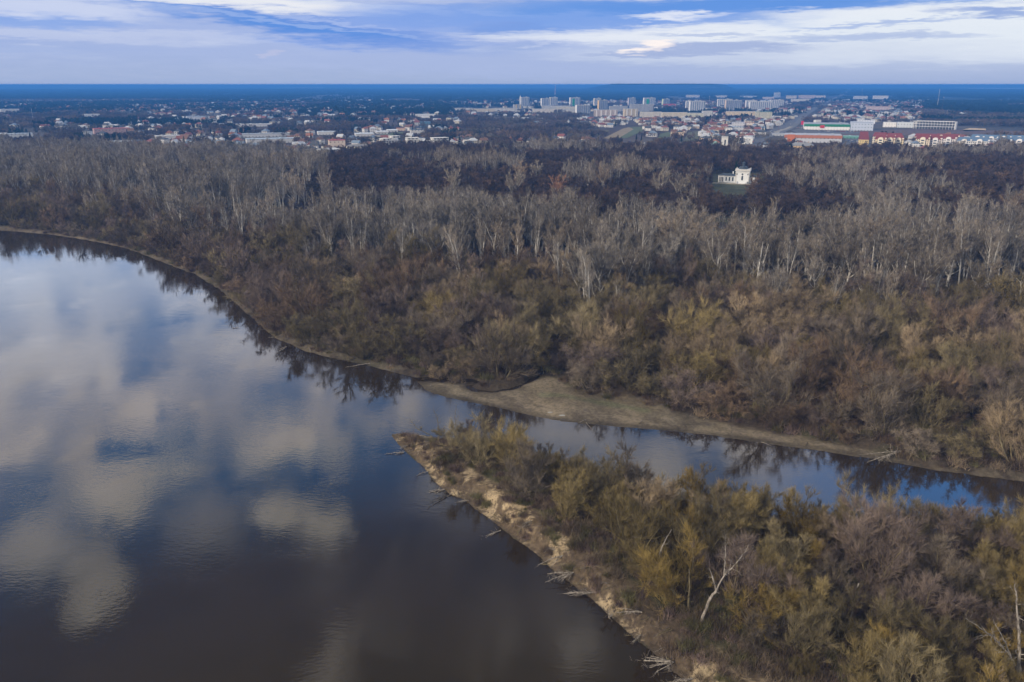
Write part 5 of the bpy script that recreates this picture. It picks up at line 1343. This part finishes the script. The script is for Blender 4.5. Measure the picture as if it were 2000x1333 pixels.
ROADS = []
def town_ground():
    GR = (0.085, 0.105, 0.045); TN = (0.22, 0.175, 0.105); AS = (0.105, 0.105, 0.11)
    sheet('field', [(1178, 271), (1216, 252), (1228, 249), (1238, 253), (1206, 272)], TN)
    sheet('field', [(1206, 272), (1238, 253), (1228, 249), (1253, 248), (1256, 256), (1226, 270)], GR, .3)
    sheet('field', [(1281, 276), (1290, 262), (1306, 258), (1312, 262), (1300, 278)], GR)
    sheet('field', [(1334, 279), (1344, 259), (1368, 256), (1362, 276)], (0.10, 0.10, 0.055))
    sheet('field', [(1150, 262), (1168, 254), (1190, 256), (1172, 266)], (0.12, 0.115, 0.06))
    sheet('field', [(735, 268), (745, 262), (790, 258), (800, 262), (780, 268)], GR)

    sheet('meadow', [(1210, 434), (1240, 431), (1300, 433), (1330, 437), (1300, 441), (1220, 440)], (0.17, 0.14, 0.08), .5)
    sheet('sand_heap_ground', [(1878, 254), (1895, 251), (1925, 252), (1926, 256), (1885, 257)], (.5, .38, .24))
    sheet('waste_ground', [(1560, 264), (1600, 258), (1800, 252), (2010, 257), (2010, 262), (1690, 266)], (0.105, 0.072, 0.062))
    sheet('car_park', [(1545, 256), (1585, 246), (1586, 256), (1680, 258), (1676, 262), (1560, 261)], AS, .35)
    sheet('car_park', [(1640, 292), (1652, 272), (1684, 272), (1680, 292)], AS, .35)
    ROADS.append(ribbon('highway', [(1462, 290), (1480, 276), (1500, 262), (1527, 250), (1552, 236), (1572, 224), (1592, 212), (1612, 202), (1636, 190), (1652, 181), (1664, 173)], 24, AS))
    ROADS.append(ribbon('slip_road', [(1500, 268), (1528, 258), (1550, 247), (1560, 238), (1572, 226)], 14, (0.13, 0.13, 0.13), .45))
    ROADS.append(ribbon('slip_road', [(1545, 248), (1534, 253), (1520, 257), (1519, 262), (1540, 264)], 9, (0.26, 0.24, 0.2), .5))
    ribbon('lane', [(1075, 262), (1095, 254), (1125, 246), (1160, 243)], 6, (.22, .2, .18))
    ribbon('lane', [(70, 222), (85, 232), (100, 240)], 8, (.4, .4, .4))

def cars():
    rg = random.Random(4)
    cols = {'white': (.7, .7, .7), 'silver': (.42, .44, .46), 'dark': (.04, .045, .05), 'red': (.35, .03, .03), 'blue': (.05, .10, .28)}
    body = MB(); body.add([(-2.2, -.9, .3), (2.2, -.9, .3), (2.2, .9, .3), (-2.2, .9, .3), (-2.2, -.88, .85), (2.2, -.88, .85), (2.2, .88, .85), (-2.2, .88, .85)], [(0, 3, 2, 1), (4, 5, 6, 7), (0, 1, 5, 4), (1, 2, 6, 5), (2, 3, 7, 6), (3, 0, 4, 7)])
    cab = MB(); cab.add([(-1.7, -.85, .85), (1.1, -.85, .85), (1.1, .85, .85), (-1.7, .85, .85), (-1.2, -.7, 1.42), (.5, -.7, 1.42), (.5, .7, 1.42), (-1.2, .7, 1.42)], [(4, 5, 6, 7), (0, 1, 5, 4), (1, 2, 6, 5), (2, 3, 7, 6), (3, 0, 4, 7)])
    cm = cab.mesh('cabin', paint((.06, .07, .09), .2)); roofm = {}
    wh = MB().disc(0, .1, 0, .34, 8, t=.22).mesh('wheel', paint((.02, .02, .02)))
    bm = {k: body.mesh('body', paint(v, .3, .05, .2, spec=.5)) for k, v in cols.items()}
    def car(x, y, z, a, c, place):
        e = empty('car', (x, y, z), a, '%s car %s' % (c, place), 'car', 'cars on the highway and in car parks')
        link('body', bm[c], e); link('cabin', cm, e)
        for wx in (-1.35, 1.35):
            for wy in (-.85, .85):
                o = link('wheel', wh, e); o.location = (wx, wy, .34)
    ks = list(cols)
    Q = ROADS[0]
    for i in range(46):
        k = rg.randrange(6, int(len(Q)*.72)); a = Q[k]; b_ = Q[k+1]; t = rg.random(); an = math.atan2(b_[1]-a[1], b_[0]-a[0]); o = rg.choice([-8, -4.5, 4.5, 8])
        x = a[0]+(b_[0]-a[0])*t-math.sin(an)*o; y = a[1]+(b_[1]-a[1])*t+math.cos(an)*o
        car(x, y, gz(x, y)+.42, an+(math.pi if o > 0 else 0), rg.choice(ks[:4]), 'driving on the highway '+('near the white box' if k < 34 else 'bending towards the estate' if k < 60 else 'far up the straight'))
    for (u, v, n, m_, lb) in [((1553, 251), (1582, 247.5), 14, 2, 'parked left of the green superstore'), ((1598, 256.5), (1668, 257.5), 24, 2, 'parked before the green superstore'), ((1652, 276), (1676, 276), 9, 4, 'parked beside the red-roofed estate')]:
        a = put(*u); b_ = put(*v)
        for j in range(m_):
            for i in range(n):
                if rg.random() < .3: continue
                t = (i+.5)/n; x = a[0]+(b_[0]-a[0])*t; y = a[1]+(b_[1]-a[1])*t-j*16
                car(x, y, gz(x, y)+.4, 1.57+rg.uniform(-.05, .05), rg.choice(ks), lb)

def masts():
    x, y, z = put(1084, 189.5); f = y*CP
    H = 99-z
    e = empty('radio_mast', (x, y, z), 0, 'tall red and white radio mast above the joined tower blocks', 'mast')
    for k in range(6): MB().cyl(0, 0, k*H/6, 2.2-.2*k, 2.0-.2*k, H/6, 4).build('mast_section', paint((.55, .10, .08) if k % 2 == 0 else (.6, .6, .6)), e)
    for (u, v, top, lb, c) in [(1830, 212, 178, 'thin white-topped mast in the right-hand woods', (.7, .7, .7)), (1385, 203, 190, 'thin lattice mast left of the pale tower block', (.4, .3, .3)), (65, 236, 215, 'thin grey mast in the far left suburb', (.5, .5, .52)),
                              (1837, 232, 193, 'dark lattice mast before the right-hand woods', (.1, .1, .12)), (169, 259, 243, 'pale chimney in the left suburb', (.6, .58, .55)), (1683, 186, 176, 'thin mast right of the far highway end', (.4, .42, .45)),
                              (1144, 277, 268, 'pale concrete silo chimney above the park wood', (.55, .55, .52))]:
        x, y, z = put(u, v); k = y*CP/F; H = (v-top)*k
        H = min(H, 99-z)
        e = empty('mast', (x, y, z), 0, lb, 'mast'); r = max(.35, .28*k)
        MB().cyl(0, 0, 0, r, r*.6, H, 6).build('shaft', paint(c), e); MB().cyl(0, 0, H, r*1.3, r*1.3, min(1.5*k, 98.5-z-H) if z+H < 97 else .5, 6).build('head', WHITEP, e)

def where_town(px, py):
    if py < 226:
        return 'far off in the '+('left-hand woods' if px < 800 else 'estate quarter' if px < 1560 else 'right-hand garden suburb')
    if px < 160: return 'at the left edge of the suburb'
    if px < 420: return 'around the red-roofed warehouse in the left suburb'
    if px < 640: return 'near the long grey-blue warehouse'
    if px < 900: return 'around the white blocks of flats'
    if px < 1170: return 'in the quarter above the brown park edge'
    if px < 1420: return 'beside the green fields'
    if px < 1560: return 'left of the highway'
    return 'in the garden suburb right of the highway' if py < 245 else 'at the foot of the red-roofed estate'

FIELDS_PX = [[(1165, 278), (1216, 248), (1262, 245), (1258, 262), (1235, 278)], [(1276, 284), (1290, 258), (1316, 256), (1304, 284)], [(1328, 286), (1344, 257), (1372, 254), (1366, 284)],
             [(1455, 296), (1500, 256), (1552, 230), (1600, 204), (1664, 168), (1670, 176), (1612, 212), (1572, 245), (1560, 262), (1540, 272), (1485, 296)], [(1545, 280), (1545, 244), (1720, 240), (2010, 252), (2010, 268), (1690, 275), (1690, 302), (1640, 302), (1640, 282)]]
def blocked(px, py, d, h):
    b_ = np.zeros(len(px), bool); hp = h*F/d
    for (x0, x1, yb) in OCCUP: b_ |= (px > x0-2) & (px < x1+2) & (py > yb-5) & (py < yb+hp*.75)
    for P in FIELDS_PX: b_ |= inpoly(P, px, py)
    return b_

def town_life():
    rg = np.random.default_rng(31)
    # houses
    X = []; Y = []
    x, y = jgrid(-3600, 3600, 1150, 4800, 26, 41)
    z, _ = relief(x, y); px, py = to_px(x, y, z); d = np.hypot(x, y)
    k = (px > -30) & (px < 2030) & (py < TOWNL(px)-3)
    x, y, z, px, py, d = [a[k] for a in (x, y, z, px, py, d)]
    nz = fbm(x, y, 260, 43, 3)
    pr = np.full(len(x), .10)
    pr = np.where((py > 244) & (px < 960), .42, pr); pr = np.where((py > 232) & (px > 900) & (px < 1180), .30, pr)
    pr = np.where((py > 232) & (px > 1170) & (px < 1560), .42, pr); pr = np.where((px > 1590) & (px < 1800) & (py > 196) & (py < 240), .40, pr)
    pr = np.where((py < 235) & (px < 880), .13, pr); pr = np.where((px > 1800) & (py < 250), .01, pr); pr = np.where((px > 900) & (px < 1130) & (py > 221) & (py < 244), .02, pr)
    pr = np.where((py > 200) & (py < 232) & (px > 900) & (px < 1560), .10, pr); pr = np.where((py > 283) & (px > 1560), .5, pr)
    pr = pr*sstep(.36, .56, nz)*1.45
    k = (rg.random(len(x)) < pr) & ~blocked(px, py, d, 8)
    x, y, z, px, py, d = [a[k] for a in (x, y, z, px, py, d)]
    o = np.argsort(d); x, y, z, px, py, d = [a[o] for a in (x, y, z, px, py, d)]
    HX = [(px[i], py[i], d[i]) for i in range(len(px))]
    rn = list(ROOFC); rp = [.18, .28, .18, .20, .12, .04]; n = len(x)
    roofs = rg.choice(len(rn), n, p=rp); walls = rg.choice(4, n, p=[.55, .2, .15, .1]); vs = rg.integers(0, 6, n); rz = rg.choice([0, .4, 1.2, 1.57, -.3], n)+rg.normal(0, .1, n)
    for i in range(min(300, n)):
        house(x[i], y[i], z[i], float(rz[i]), int(vs[i]), int(walls[i]), rn[roofs[i]], '%s%s house with %s roof %s' % (['', 'broad ', 'two-storey ', 'long low ', 'square ', 'small '][vs[i]], WALLN[walls[i]], rn[roofs[i]], where_town(px[i], py[i])), 1.15)
    if n > 300:
        src = []
        for v in range(6):
            wall, roof, ch, win, w, dd, h = house_meshes(v)
            m = MB(); m.add(wall.v, wall.f, v % 3+1); m.add(roof.v, roof.f, 0); m.add(ch.v, ch.f, 1)
            src.append(bpy.data.objects.new('house_source', m.mesh('house', [TINTR]+HWALL[:3])))
        j = slice(300, n); m_ = n-300
        rot = np.zeros((m_, 3)); rot[:, 2] = rz[j]
        scatter('far_houses', 'distant houses scattered among the trees behind the nearer suburb', 'houses', np.stack([x, y, z], 1)[j], np.full((m_, 3), 1.2), rot, vs[j], np.array([ROOFC[rn[r_]] for r_ in roofs[j]]), src)
    # conifers between the houses
    cx, cy_ = jgrid(-3000, 3000, 1150, 4200, 34, 51); cz, _ = relief(cx, cy_); px, py = to_px(cx, cy_, cz); d = np.hypot(cx, cy_)
    k = (px > -20) & (px < 2020) & (py < TOWNL(px)-1) & (rg.random(len(cx)) < .50*sstep(.43, .58, fbm(cx, cy_, 200, 53, 3))+.06) & ~blocked(px, py, d, 12) & ((px < 1800) | (py > 262))
    cx, cy_, cz, px, py, d = [a[k] for a in (cx, cy_, cz, px, py, d)]
    o = np.argsort(d); cx, cy_, cz, px, py = [a[o] for a in (cx, cy_, cz, px, py)]; n = len(cx); s = rg.uniform(.6, 1.15, n)
    extra = [(690, 308), (696, 309), (702, 307), (630, 314), (641, 315), (1389, 312), (1446, 338), (1441, 336), (1437, 340)]
    for (u, v) in extra:
        q = put(u, v); plant('spruce_tree', PC[rg.integers(3)], q[0], q[1], q[2], 1.25, rg.uniform(0, 6), (0.022, 0.034, 0.022), 'dark spruce '+('before the cream house' if 680 < u < 710 else 'before the long white villa' if u < 680 else 'behind the white palace' if u > 1430 else 'beside the church nave'), 'spruce', 'dark spruces of villa gardens')
    for i in range(min(280, n)):
        plant('spruce_tree', PC[rg.integers(3)], cx[i], cy_[i], cz[i], float(s[i]), rg.uniform(0, 6.28), tuple(np.array([.022, .036, .024])*rg.uniform(.8, 1.3)), '%s dark green spruce %s' % (size_word(s[i]/.88), where_town(px[i], py[i])), 'spruce', 'dark spruces between the houses')
    if n > 280:
        a = np.stack([cx, cy_, cz], 1)[280:]; m_ = len(a); rot = np.zeros((m_, 3)); rot[:, 2] = rg.uniform(0, 6, m_)
        scatter('far_spruces', 'distant dark spruces dotted over the farther suburb', 'spruces', a, s[280:, None]*np.ones((1, 3)), rot, rg.integers(0, 3, m_), np.full((m_, 3), .03), [p[2] for p in PC])
    # bare trees through the town and woods beyond
    def clump(seed, con):
        r2 = np.random.default_rng(seed); V = []; Tn = []
        for k_ in range(16):
            cxx, cyy = r2.uniform(-19, 19, 2); H = r2.uniform(8, 14)*(1.1 if con else 1); rad = r2.uniform(2.6, 4.8)*(.7 if con else 1.0); n_ = 80
            if con:
                h = r2.random(n_)*.9+.1; rr = (1-h)*rad+.3; a = r2.uniform(0, 6.28, n_); c = np.stack([cxx+rr*np.cos(a), cyy+rr*np.sin(a), h*H], 1)
            else:
                u = r2.normal(0, 1, (n_, 3)); u /= np.linalg.norm(u, axis=1)[:, None]; c = np.array([cxx, cyy, H*.6])+u*np.array([rad, rad, H*.42])*r2.uniform(.5, 1, (n_, 1))**.5
            dv = r2.normal(0, 1, (n_, 3)); dv[:, 2] = np.abs(dv[:, 2])*(1.5 if not con else .5); dv /= np.linalg.norm(dv, axis=1)[:, None]
            sv = np.cross(dv, r2.normal(0, 1, (n_, 3))); sv /= np.linalg.norm(sv, axis=1)[:, None]
            L_ = r2.uniform(1.6, 3.2, (n_, 1)); w_ = r2.uniform(.3, .75, (n_, 1))*(1.5 if con else 1)
            V.append(np.stack([c-sv*w_, c+sv*w_, c+dv*L_], 1).reshape(-1, 3))
        V = np.concatenate(V); return bpy.data.objects.new('clump_source', np_mesh('clump', V, tris=np.arange(len(V)).reshape(-1, 3), mats=[TWIG]))
    src = [clump(i, False) for i in range(5)]+[clump(20+i, True) for i in range(4)]
    PX_, PS, PT_, PI = [], [], [], []
    for (d0, d1, sp) in [(1140, 1900, 32), (1900, 3000, 38), (3000, 5200, 50), (5200, 9000, 78), (9000, 16000, 125)]:
        hw = d1*.72
        x, y = jgrid(-hw, hw, d0*.8, d1, sp, int(d0)); d = np.hypot(x, y); k = (d >= d0) & (d < d1); x, y, d = x[k], y[k], d[k]
        z, _ = relief(x, y); px, py = to_px(x, y, z); k = (px > -30) & (px < 2030) & (py < TOWNL(px)+2); x, y, d, z, px, py = [a[k] for a in (x, y, d, z, px, py)]
        n1 = fbm(x, y, 330, 57, 3); n2 = fbm(x, y*.5, 1300, 58, 3)
        w = .34+.75*sstep(.46, .6, n1)
        w = np.where(py < 205, .85, w)
        w = np.where((px > 880) & (px < 1560) & (py > 190) & (py < 232), .22, w)
        w = np.where((px > 880) & (px < 1640) & (py > 186) & (py < 197), .35, w)
        w = np.where((px > 900) & (px < 1140) & (py > 221) & (py < 246), .95, w)
        w = np.where((px > 1790) & (py < 250), 1.0, w); w = np.where((px > 1590) & (px < 1790) & (py > 196), .38, w)
        w = np.where((px < 900) & (py > 204) & (py < 240), np.maximum(w, .62), w)
        w = np.where((px < 960) & (py > 244), np.minimum(w, .55), w)
        w = np.where((n2 > .66) & (py < 200), .15, w)
        k = (rg.random(len(x)) < w) & ~blocked(px, py, d, 11)
        for (hx, hy, hd) in (HX if d0 < 3000 else []):
            if d0 <= hd < d1: k &= ~((np.abs(px-hx) < 5) & (py > hy-1) & (py < hy+6*F/hd))
        x, y, d, z, px, py, n2 = [a[k] for a in (x, y, d, z, px, py, n2)]; m_ = len(x)
        con = ((n2 > .50) & (d > 2400)) | (py < 196) | ((px < 1000) & (py > 206) & (py < 221) & (rg.random(m_) < .7)) | ((px > 100) & (px < 440) & (py > 238) & (py < 250)) | (rg.random(m_) < .07)
        con &= ~((px > 900) & (px < 1140) & (py > 221))
        PX_.append(np.stack([x, y, z], 1)); f = sp/38*rg.uniform(.85, 1.2, m_); hh = rg.uniform(.65, 1.05, m_)
        PS.append(np.stack([f, f, hh], 1)); PI.append(np.where(con, rg.integers(5, 9, m_), rg.integers(0, 5, m_)))
        bc = np.array([[.085, .064, .054], [.075, .060, .056], [.10, .075, .055], [.11, .10, .085]])[rg.integers(0, 4, m_)]
        PT_.append(np.where(con[:, None], np.array([.020, .032, .022]), bc)*rg.uniform(.8, 1.2, (m_, 1)))
    P = np.concatenate(PX_); m_ = len(P); rot = np.zeros((m_, 3)); rot[:, 2] = rg.uniform(0, 6.28, m_)
    scatter('distant_woods', 'far-off bare and pine woods spreading around the town to the horizon', 'woods', P, np.concatenate(PS), rot, np.concatenate(PI), np.concatenate(PT_), src)
    print('clumps', m_, 'houses', len(HX))

town_buildings(); palace(); town_ground(); cars(); masts(); town_life()

# ---------------------------------------------------------------- dead wood in front
def dead(name, label, cat, base, segs_, top_tilt=None, z_extra=0.0, mat=BARK_DEAD, parts=('trunk', 'branches')):
    """segs_: list of stems, each [(px, py, height above ground)...], radius"""
    bx_, by_, bz_ = put(*base)
    e = empty(name, (bx_, by_, bz_+z_extra), 0, label, cat)
    return e, (bx_, by_, bz_)

def limb(parent, name, pts, r0, r1, mat, sides=7, wob=.04, seed=1, twig=0, tl=1.0):
    """a crooked tapering stem through given points, with side twigs"""
    rg = np.random.default_rng(seed); P = [np.array(p, float) for p in pts]; Q = []
    for i in range(len(P)-1):
        n = max(3, int(np.linalg.norm(P[i+1]-P[i])/.7))
        for k in range(n): Q.append(P[i]+(P[i+1]-P[i])*k/n+rg.normal(0, wob, 3)*(k > 0))
    Q.append(P[-1]); N = len(Q); A = []
    for i in range(N-1):
        A.append((*Q[i], *Q[i+1], r0+(r1-r0)*i/(N-1), r0+(r1-r0)*(i+1)/(N-1), 0))
    for t in range(twig):
        i = rg.integers(N//4, N-1); d = (Q[i+1]-Q[i]); d /= np.linalg.norm(d); d = d*.6+rg.normal(0, .6, 3); d /= np.linalg.norm(d); p = Q[i]; r = (r0+(r1-r0)*i/(N-1))*.45; L = tl*rg.uniform(.4, 1.3)
        for k in range(4):
            q = p+d*L/4; A.append((*p, *q, r*(1-k*.22), r*(1-(k+1)*.22), 1)); d = d+rg.normal(0, .28, 3); d /= np.linalg.norm(d)
            if k in (1, 2):
                dd = d+rg.normal(0, .6, 3); dd /= np.linalg.norm(dd); A.append((*q, *(q+dd*L*.35), r*.4, r*.1, 2))
            p = q
    V, Qd = tubes(np.array(A), sides)
    return link(name, np_mesh(name, V, quads=Qd, mats=[mat], smooth=True), parent)

def rel(b, px, py, h_or_y):
    """point in the vertical plane facing the camera through base b, seen at a pixel"""
    v = ray(px, py); t = (b[1]+h_or_y)/v[1]
    return (v[0]*t-b[0], h_or_y, v[2]*t+CAMZ-b[2])

def deadwood():
    def snag(base, stems, label, mat=BARK_DEAD, name='dead_tree', cat='dead tree'):
        b = put(*base); e = empty(name, b, 0, label, cat)
        for j, (nm, pts, r0, r1, tw, tl) in enumerate(stems):
            P = [(0, 0, -.4) if p == 'o' else rel(b, p[0], p[1], p[2]) for p in pts]
            limb(e, nm, P, r0, r1, mat, seed=int(base[0])+j, twig=tw, tl=tl, wob=.05)
        return e
    snag((1368, 1214), [('trunk', ['o', (1388, 1168, 0), (1400, 1150, 0)], .33, .24, 3, 1), ('branch', [(1398, 1152, 0), (1392, 1128, .3), (1386, 1110, .3)], .2, .07, 5, 1.2),
                        ('branch', [(1399, 1152, 0), (1416, 1122, -.3), (1440, 1098, -.5), (1456, 1078, -.8), (1462, 1064, -.8)], .16, .03, 20, 2.0),
                        ('branch', [(1414, 1124, -.3), (1417, 1090, .2), (1418, 1062, .3), (1415, 1046, .3)], .12, .03, 20, 1.8)], 'bleached dead tree with forked bare limbs near the sandy bank')
    snag((1346, 1194), [('trunk', ['o', (1345, 1165, 0), (1347, 1140, .2), (1346, 1112, .2)], .26, .13, 5, .9)], 'upright grey dead stem left of the bleached forked tree', BARK_OLIVE)
    snag((1280, 1150), [('trunk', ['o', (1284, 1112, 0), (1289, 1080, 0), (1292, 1068, 0)], .26, .13, 2, .9), ('branch', [(1290, 1076, 0), (1300, 1055, 0), (1312, 1034, 0)], .12, .03, 7, 1.4)], 'thin grey dead tree with light upper fork at the bank top', BARK_DEAD)
    snag((1657, 1225), [('trunk', ['o', (1665, 1190, 0), (1672, 1160, 0), (1677, 1140, 0)], .20, .12, 0, 1)], 'leaning bare pole snag in the middle of the near thicket', BARK_DEAD)
    snag((1992, 1330), [('trunk', ['o', (1990, 1250, 0), (1986, 1190, .5), (1982, 1142, 1)], .32, .08, 18, 2.2), ('branch', [(1994, 1320, 0), (1968, 1275, -1), (1940, 1245, -2), (1905, 1220, -3), (1886, 1208, -3)], .20, .03, 26, 2.4),
                        ('branch', [(1975, 1285, -1), (1960, 1250, 0), (1945, 1222, 1), (1938, 1205, 1)], .14, .03, 8, 1.6)], 'large pale dead tree leaning at the lower right edge')
    snag((1786, 1052), [('trunk', ['o', (1787, 1025, 0)], .30, .22, 0, 1), ('branch', [(1787, 1027, 0), (1778, 1008, 0), (1776, 990, 0)], .16, .05, 5, 1.2), ('branch', [(1787, 1026, 0), (1797, 1006, 0), (1803, 988, 0)], .16, .05, 4, 1.2), ('branch', [(1788, 1026, 0), (1786, 1004, 0), (1787, 994, 0)], .12, .04, 3, 1)],
         'black bare tree with candelabra limbs against the side channel', BARK_DARK)
    for (bs, pts, lb, m) in [((856, 868), [((0, 0), (858, 845), (853, 815), (846, 800)), ((0, 0), (840, 850), (815, 838), (800, 820))], 'sparse leaning willow stems over the island tip', BARK_OLIVE),
                             ((905, 880), [((0, 0), (893, 850), (888, 815), (892, 790)), ((0, 0), (920, 845), (935, 815), (950, 795))], 'sparse forked willow behind the island tip', BARK_OLIVE)]:
        b = put(*bs); e = empty('sparse_willow', b, 0, lb, 'willow')
        for j, p in enumerate(pts): limb(e, 'stem', [(0, 0, -.3)]+[rel(b, u, v, 0) for u, v in p[1:]], .13, .03, m, seed=j+int(bs[0]), twig=26, tl=2.4)
    # driftwood lying on the bank and in the water
    def drift(px, py, L, ang, dip, r, tw, label, seed, mat=BARK_DEAD, lift=.25, name='driftwood', tl=1.4, n=1):
        x, y, z = put(px, py); z = max(z, 0)
        e = empty(name, (x, y, z+lift), 0, label, 'driftwood' if name == 'driftwood' else 'fallen tree')
        rg = np.random.default_rng(seed)
        for k in range(n):
            a = R(ang)+rg.normal(0, .35)*(k > 0); dx_, dy_ = math.cos(a), math.sin(a); l = L*(1 if k == 0 else rg.uniform(.5, .9))
            limb(e, 'stem' if n > 1 else 'trunk', [(0, 0, 0), (dx_*l*.5, dy_*l*.5, dip*l*.4+.1), (dx_*l, dy_*l, dip*l)], r*(1 if k == 0 else .6), r*.25, mat, seed=seed+k, twig=tw, tl=tl, wob=.06)
        return e
    D_ = drift
    D_(1098, 1088, 6, 205, -.12, .14, 8, 'pale driftwood branch sliding off the bank, uppermost of the heaps', 11, n=2)
    D_(1120, 1132, 6.5, 200, -.14, .13, 16, 'bushy tangle of grey driftwood hanging into the river', 12, n=6)
    D_(1165, 1160, 7.5, 175, -.10, .17, 12, 'spiky pale driftwood heap with long poles over the water', 13, n=6)
    D_(1252, 1228, 5, 180, -.02, .16, 0, 'two straight bleached logs jutting over the dark water', 14, n=2)
    D_(1316, 1296, 8.5, 168, -.16, .18, 14, 'large tangle of bleached dead branches at the lower bank', 15, n=7)
    D_(1352, 1328, 5, 190, -.12, .15, 10, 'driftwood poles at the lower picture edge', 16, n=4)
    D_(1310, 1270, 5.5, 262, -.15, .16, 4, 'dark dead stem sliding straight down the sandy slope', 17, BARK_DARK)
    D_(1385, 1268, 4, 150, .05, .12, 10, 'grey brush pile on the sandy bank top', 18, BARK_OLIVE, n=3)
    D_(868, 958, 5.5, 200, -.10, .14, 10, 'curved pale root wad in the water below the upper bank', 19, n=3)
    D_(790, 886, 5.5, 190, -.04, .12, 12, 'thin dead branch floating beside the island tip', 20, n=2)
    D_(836, 922, 3.5, 215, -.10, .1, 6, 'small bent white branch at the waterline', 21)
    D_(880, 968, 9, 232, -.02, .12, 14, 'dark sunken crown spreading under the upper bank', 22, BARK_DARK, lift=.1, n=3)
    D_(1190, 1213, 2.2, 90, .35, .09, 10, 'small pale stump sticking out of the water', 23, n=3)
    D_(978, 1040, 6, 215, -.1, .12, 10, 'brushy dead branch over the water mid-bank', 24, n=4)
    D_(1760, 884, 13, 205, -.05, .26, 12, 'fallen grey tree with several limbs on the channel bank', 31, n=4, name='fallen_tree', tl=2.5)
    D_(1862, 876, 12, 210, -.10, .3, 8, 'thick fallen trunk sloping down to the channel, right of the limbed one', 32, n=2, name='fallen_tree', tl=2)
    D_(722, 712, 9, 200, -.05, .2, 3, 'bare fallen trunk lying off the far bank into the river', 33, name='fallen_tree')
    D_(560, 682, 7, 250, -.10, .18, 12, 'dead tree top dipping into the river at the far bank', 34, BARK_DEAD, name='fallen_tree', n=3)
    D_(985, 712, 9, 160, .02, .2, 6, 'fallen trunk half hidden in the bushes above the creek', 35, BARK_DARK, name='fallen_tree')
    D_(455, 653, 3, 10, .02, .10, 8, 'small branch drifting alone on the open river', 36, lift=.02, n=2)
    rg = np.random.default_rng(909); n_ = 0
    for k in range(60):
        t = rg.uniform(0.4, len(SWL)-2.2); i = int(t); f = t-i
        u = SWL[i][0]+(SWL[i+1][0]-SWL[i][0])*f; v = SWL[i][1]+(SWL[i+1][1]-SWL[i][1])*f
        up = rg.uniform(-4, 46); u += up; v -= up*.55
        if v > 1330 or u < 790: continue
        n_ += 1
        D_(u, v, rg.uniform(1.4, 4.2), rg.uniform(150, 290), -.28*rg.random(), rg.uniform(.04, .10), int(rg.integers(3, 12)), 'small dead branch or root lying on the eroded sandy bank', 2000+k, [BARK_DARK, BARK_DEAD, BARK_OLIVE][k % 3], lift=.15, n=int(rg.integers(1, 4)), tl=1.1)['group'] = 'small branches strewn over the sandy bank'
    for k in range(26):
        t = rg.uniform(4, 31); i = int(t); f = t-i
        u = SHORE[i][0]+(SHORE[i+1][0]-SHORE[i][0])*f; v = SHORE[i][1]+(SHORE[i+1][1]-SHORE[i][1])*f-rg.uniform(0, 10)
        D_(u, v, rg.uniform(2.5, 6), rg.uniform(0, 360), -.05, rg.uniform(.06, .14), int(rg.integers(2, 8)), 'dead branch washed up along the far shore', 3000+k, [BARK_DEAD, BARK_DARK][k % 2], lift=.12, n=1, tl=1.5)['group'] = 'dead branches washed up on the far shore'
    # ice-white foam flecks / litter at the beach edge
    for (u, v, s_) in [(1074, 806, .8), (1098, 812, 1.0)]:
        x, y, z = put(u, v); rgx = np.random.default_rng(int(u)); m = MB(); pts = [(s_*math.cos(k*.7)*rgx.uniform(.6, 1.2), s_*.45*math.sin(k*.7)*rgx.uniform(.6, 1.2), .10) for k in range(9)]
        m.add(pts+[(p[0]*1.1, p[1]*1.1, -.1) for p in pts], [tuple(range(9))]+[((k+1) % 9, k, 9+k, 9+(k+1) % 9) for k in range(9)]); o = m.build('ice_floe', paint((.30, .30, .29), .6)); o.location = (x, y, max(z, 0))
        tag(o, '%s pale ice scrap at the edge of the sand spit' % ('small' if s_ < .9 else 'larger'), 'ice scrap')
deadwood()

# ---------------------------------------------------------------- the blue air
def air():
    m = bpy.data.materials.new('haze'); m.use_nodes = True; t = m.node_tree; t.nodes.clear(); b = NB(t)
    o = b.n('ShaderNodeOutputMaterial'); v = b.n('ShaderNodeVolumePrincipled')
    v.inputs['Color'].default_value = (*HAZE_COL, 1); v.inputs['Density'].default_value = HAZE_D; v.inputs['Anisotropy'].default_value = 0.0
    t.links.new(v.outputs[0], o.inputs['Volume'])
    me = MB().box(0, 44000, -5.0, 200000, 100000, 107.5).mesh('haze', m)
    ob = link('haze', me); tag(ob, 'blue haze filling the air over river, woods and town', 'haze', kind='stuff')
HAZE_COL = (0.085, 0.33, 0.88); HAZE_D = 1.4e-4
air()
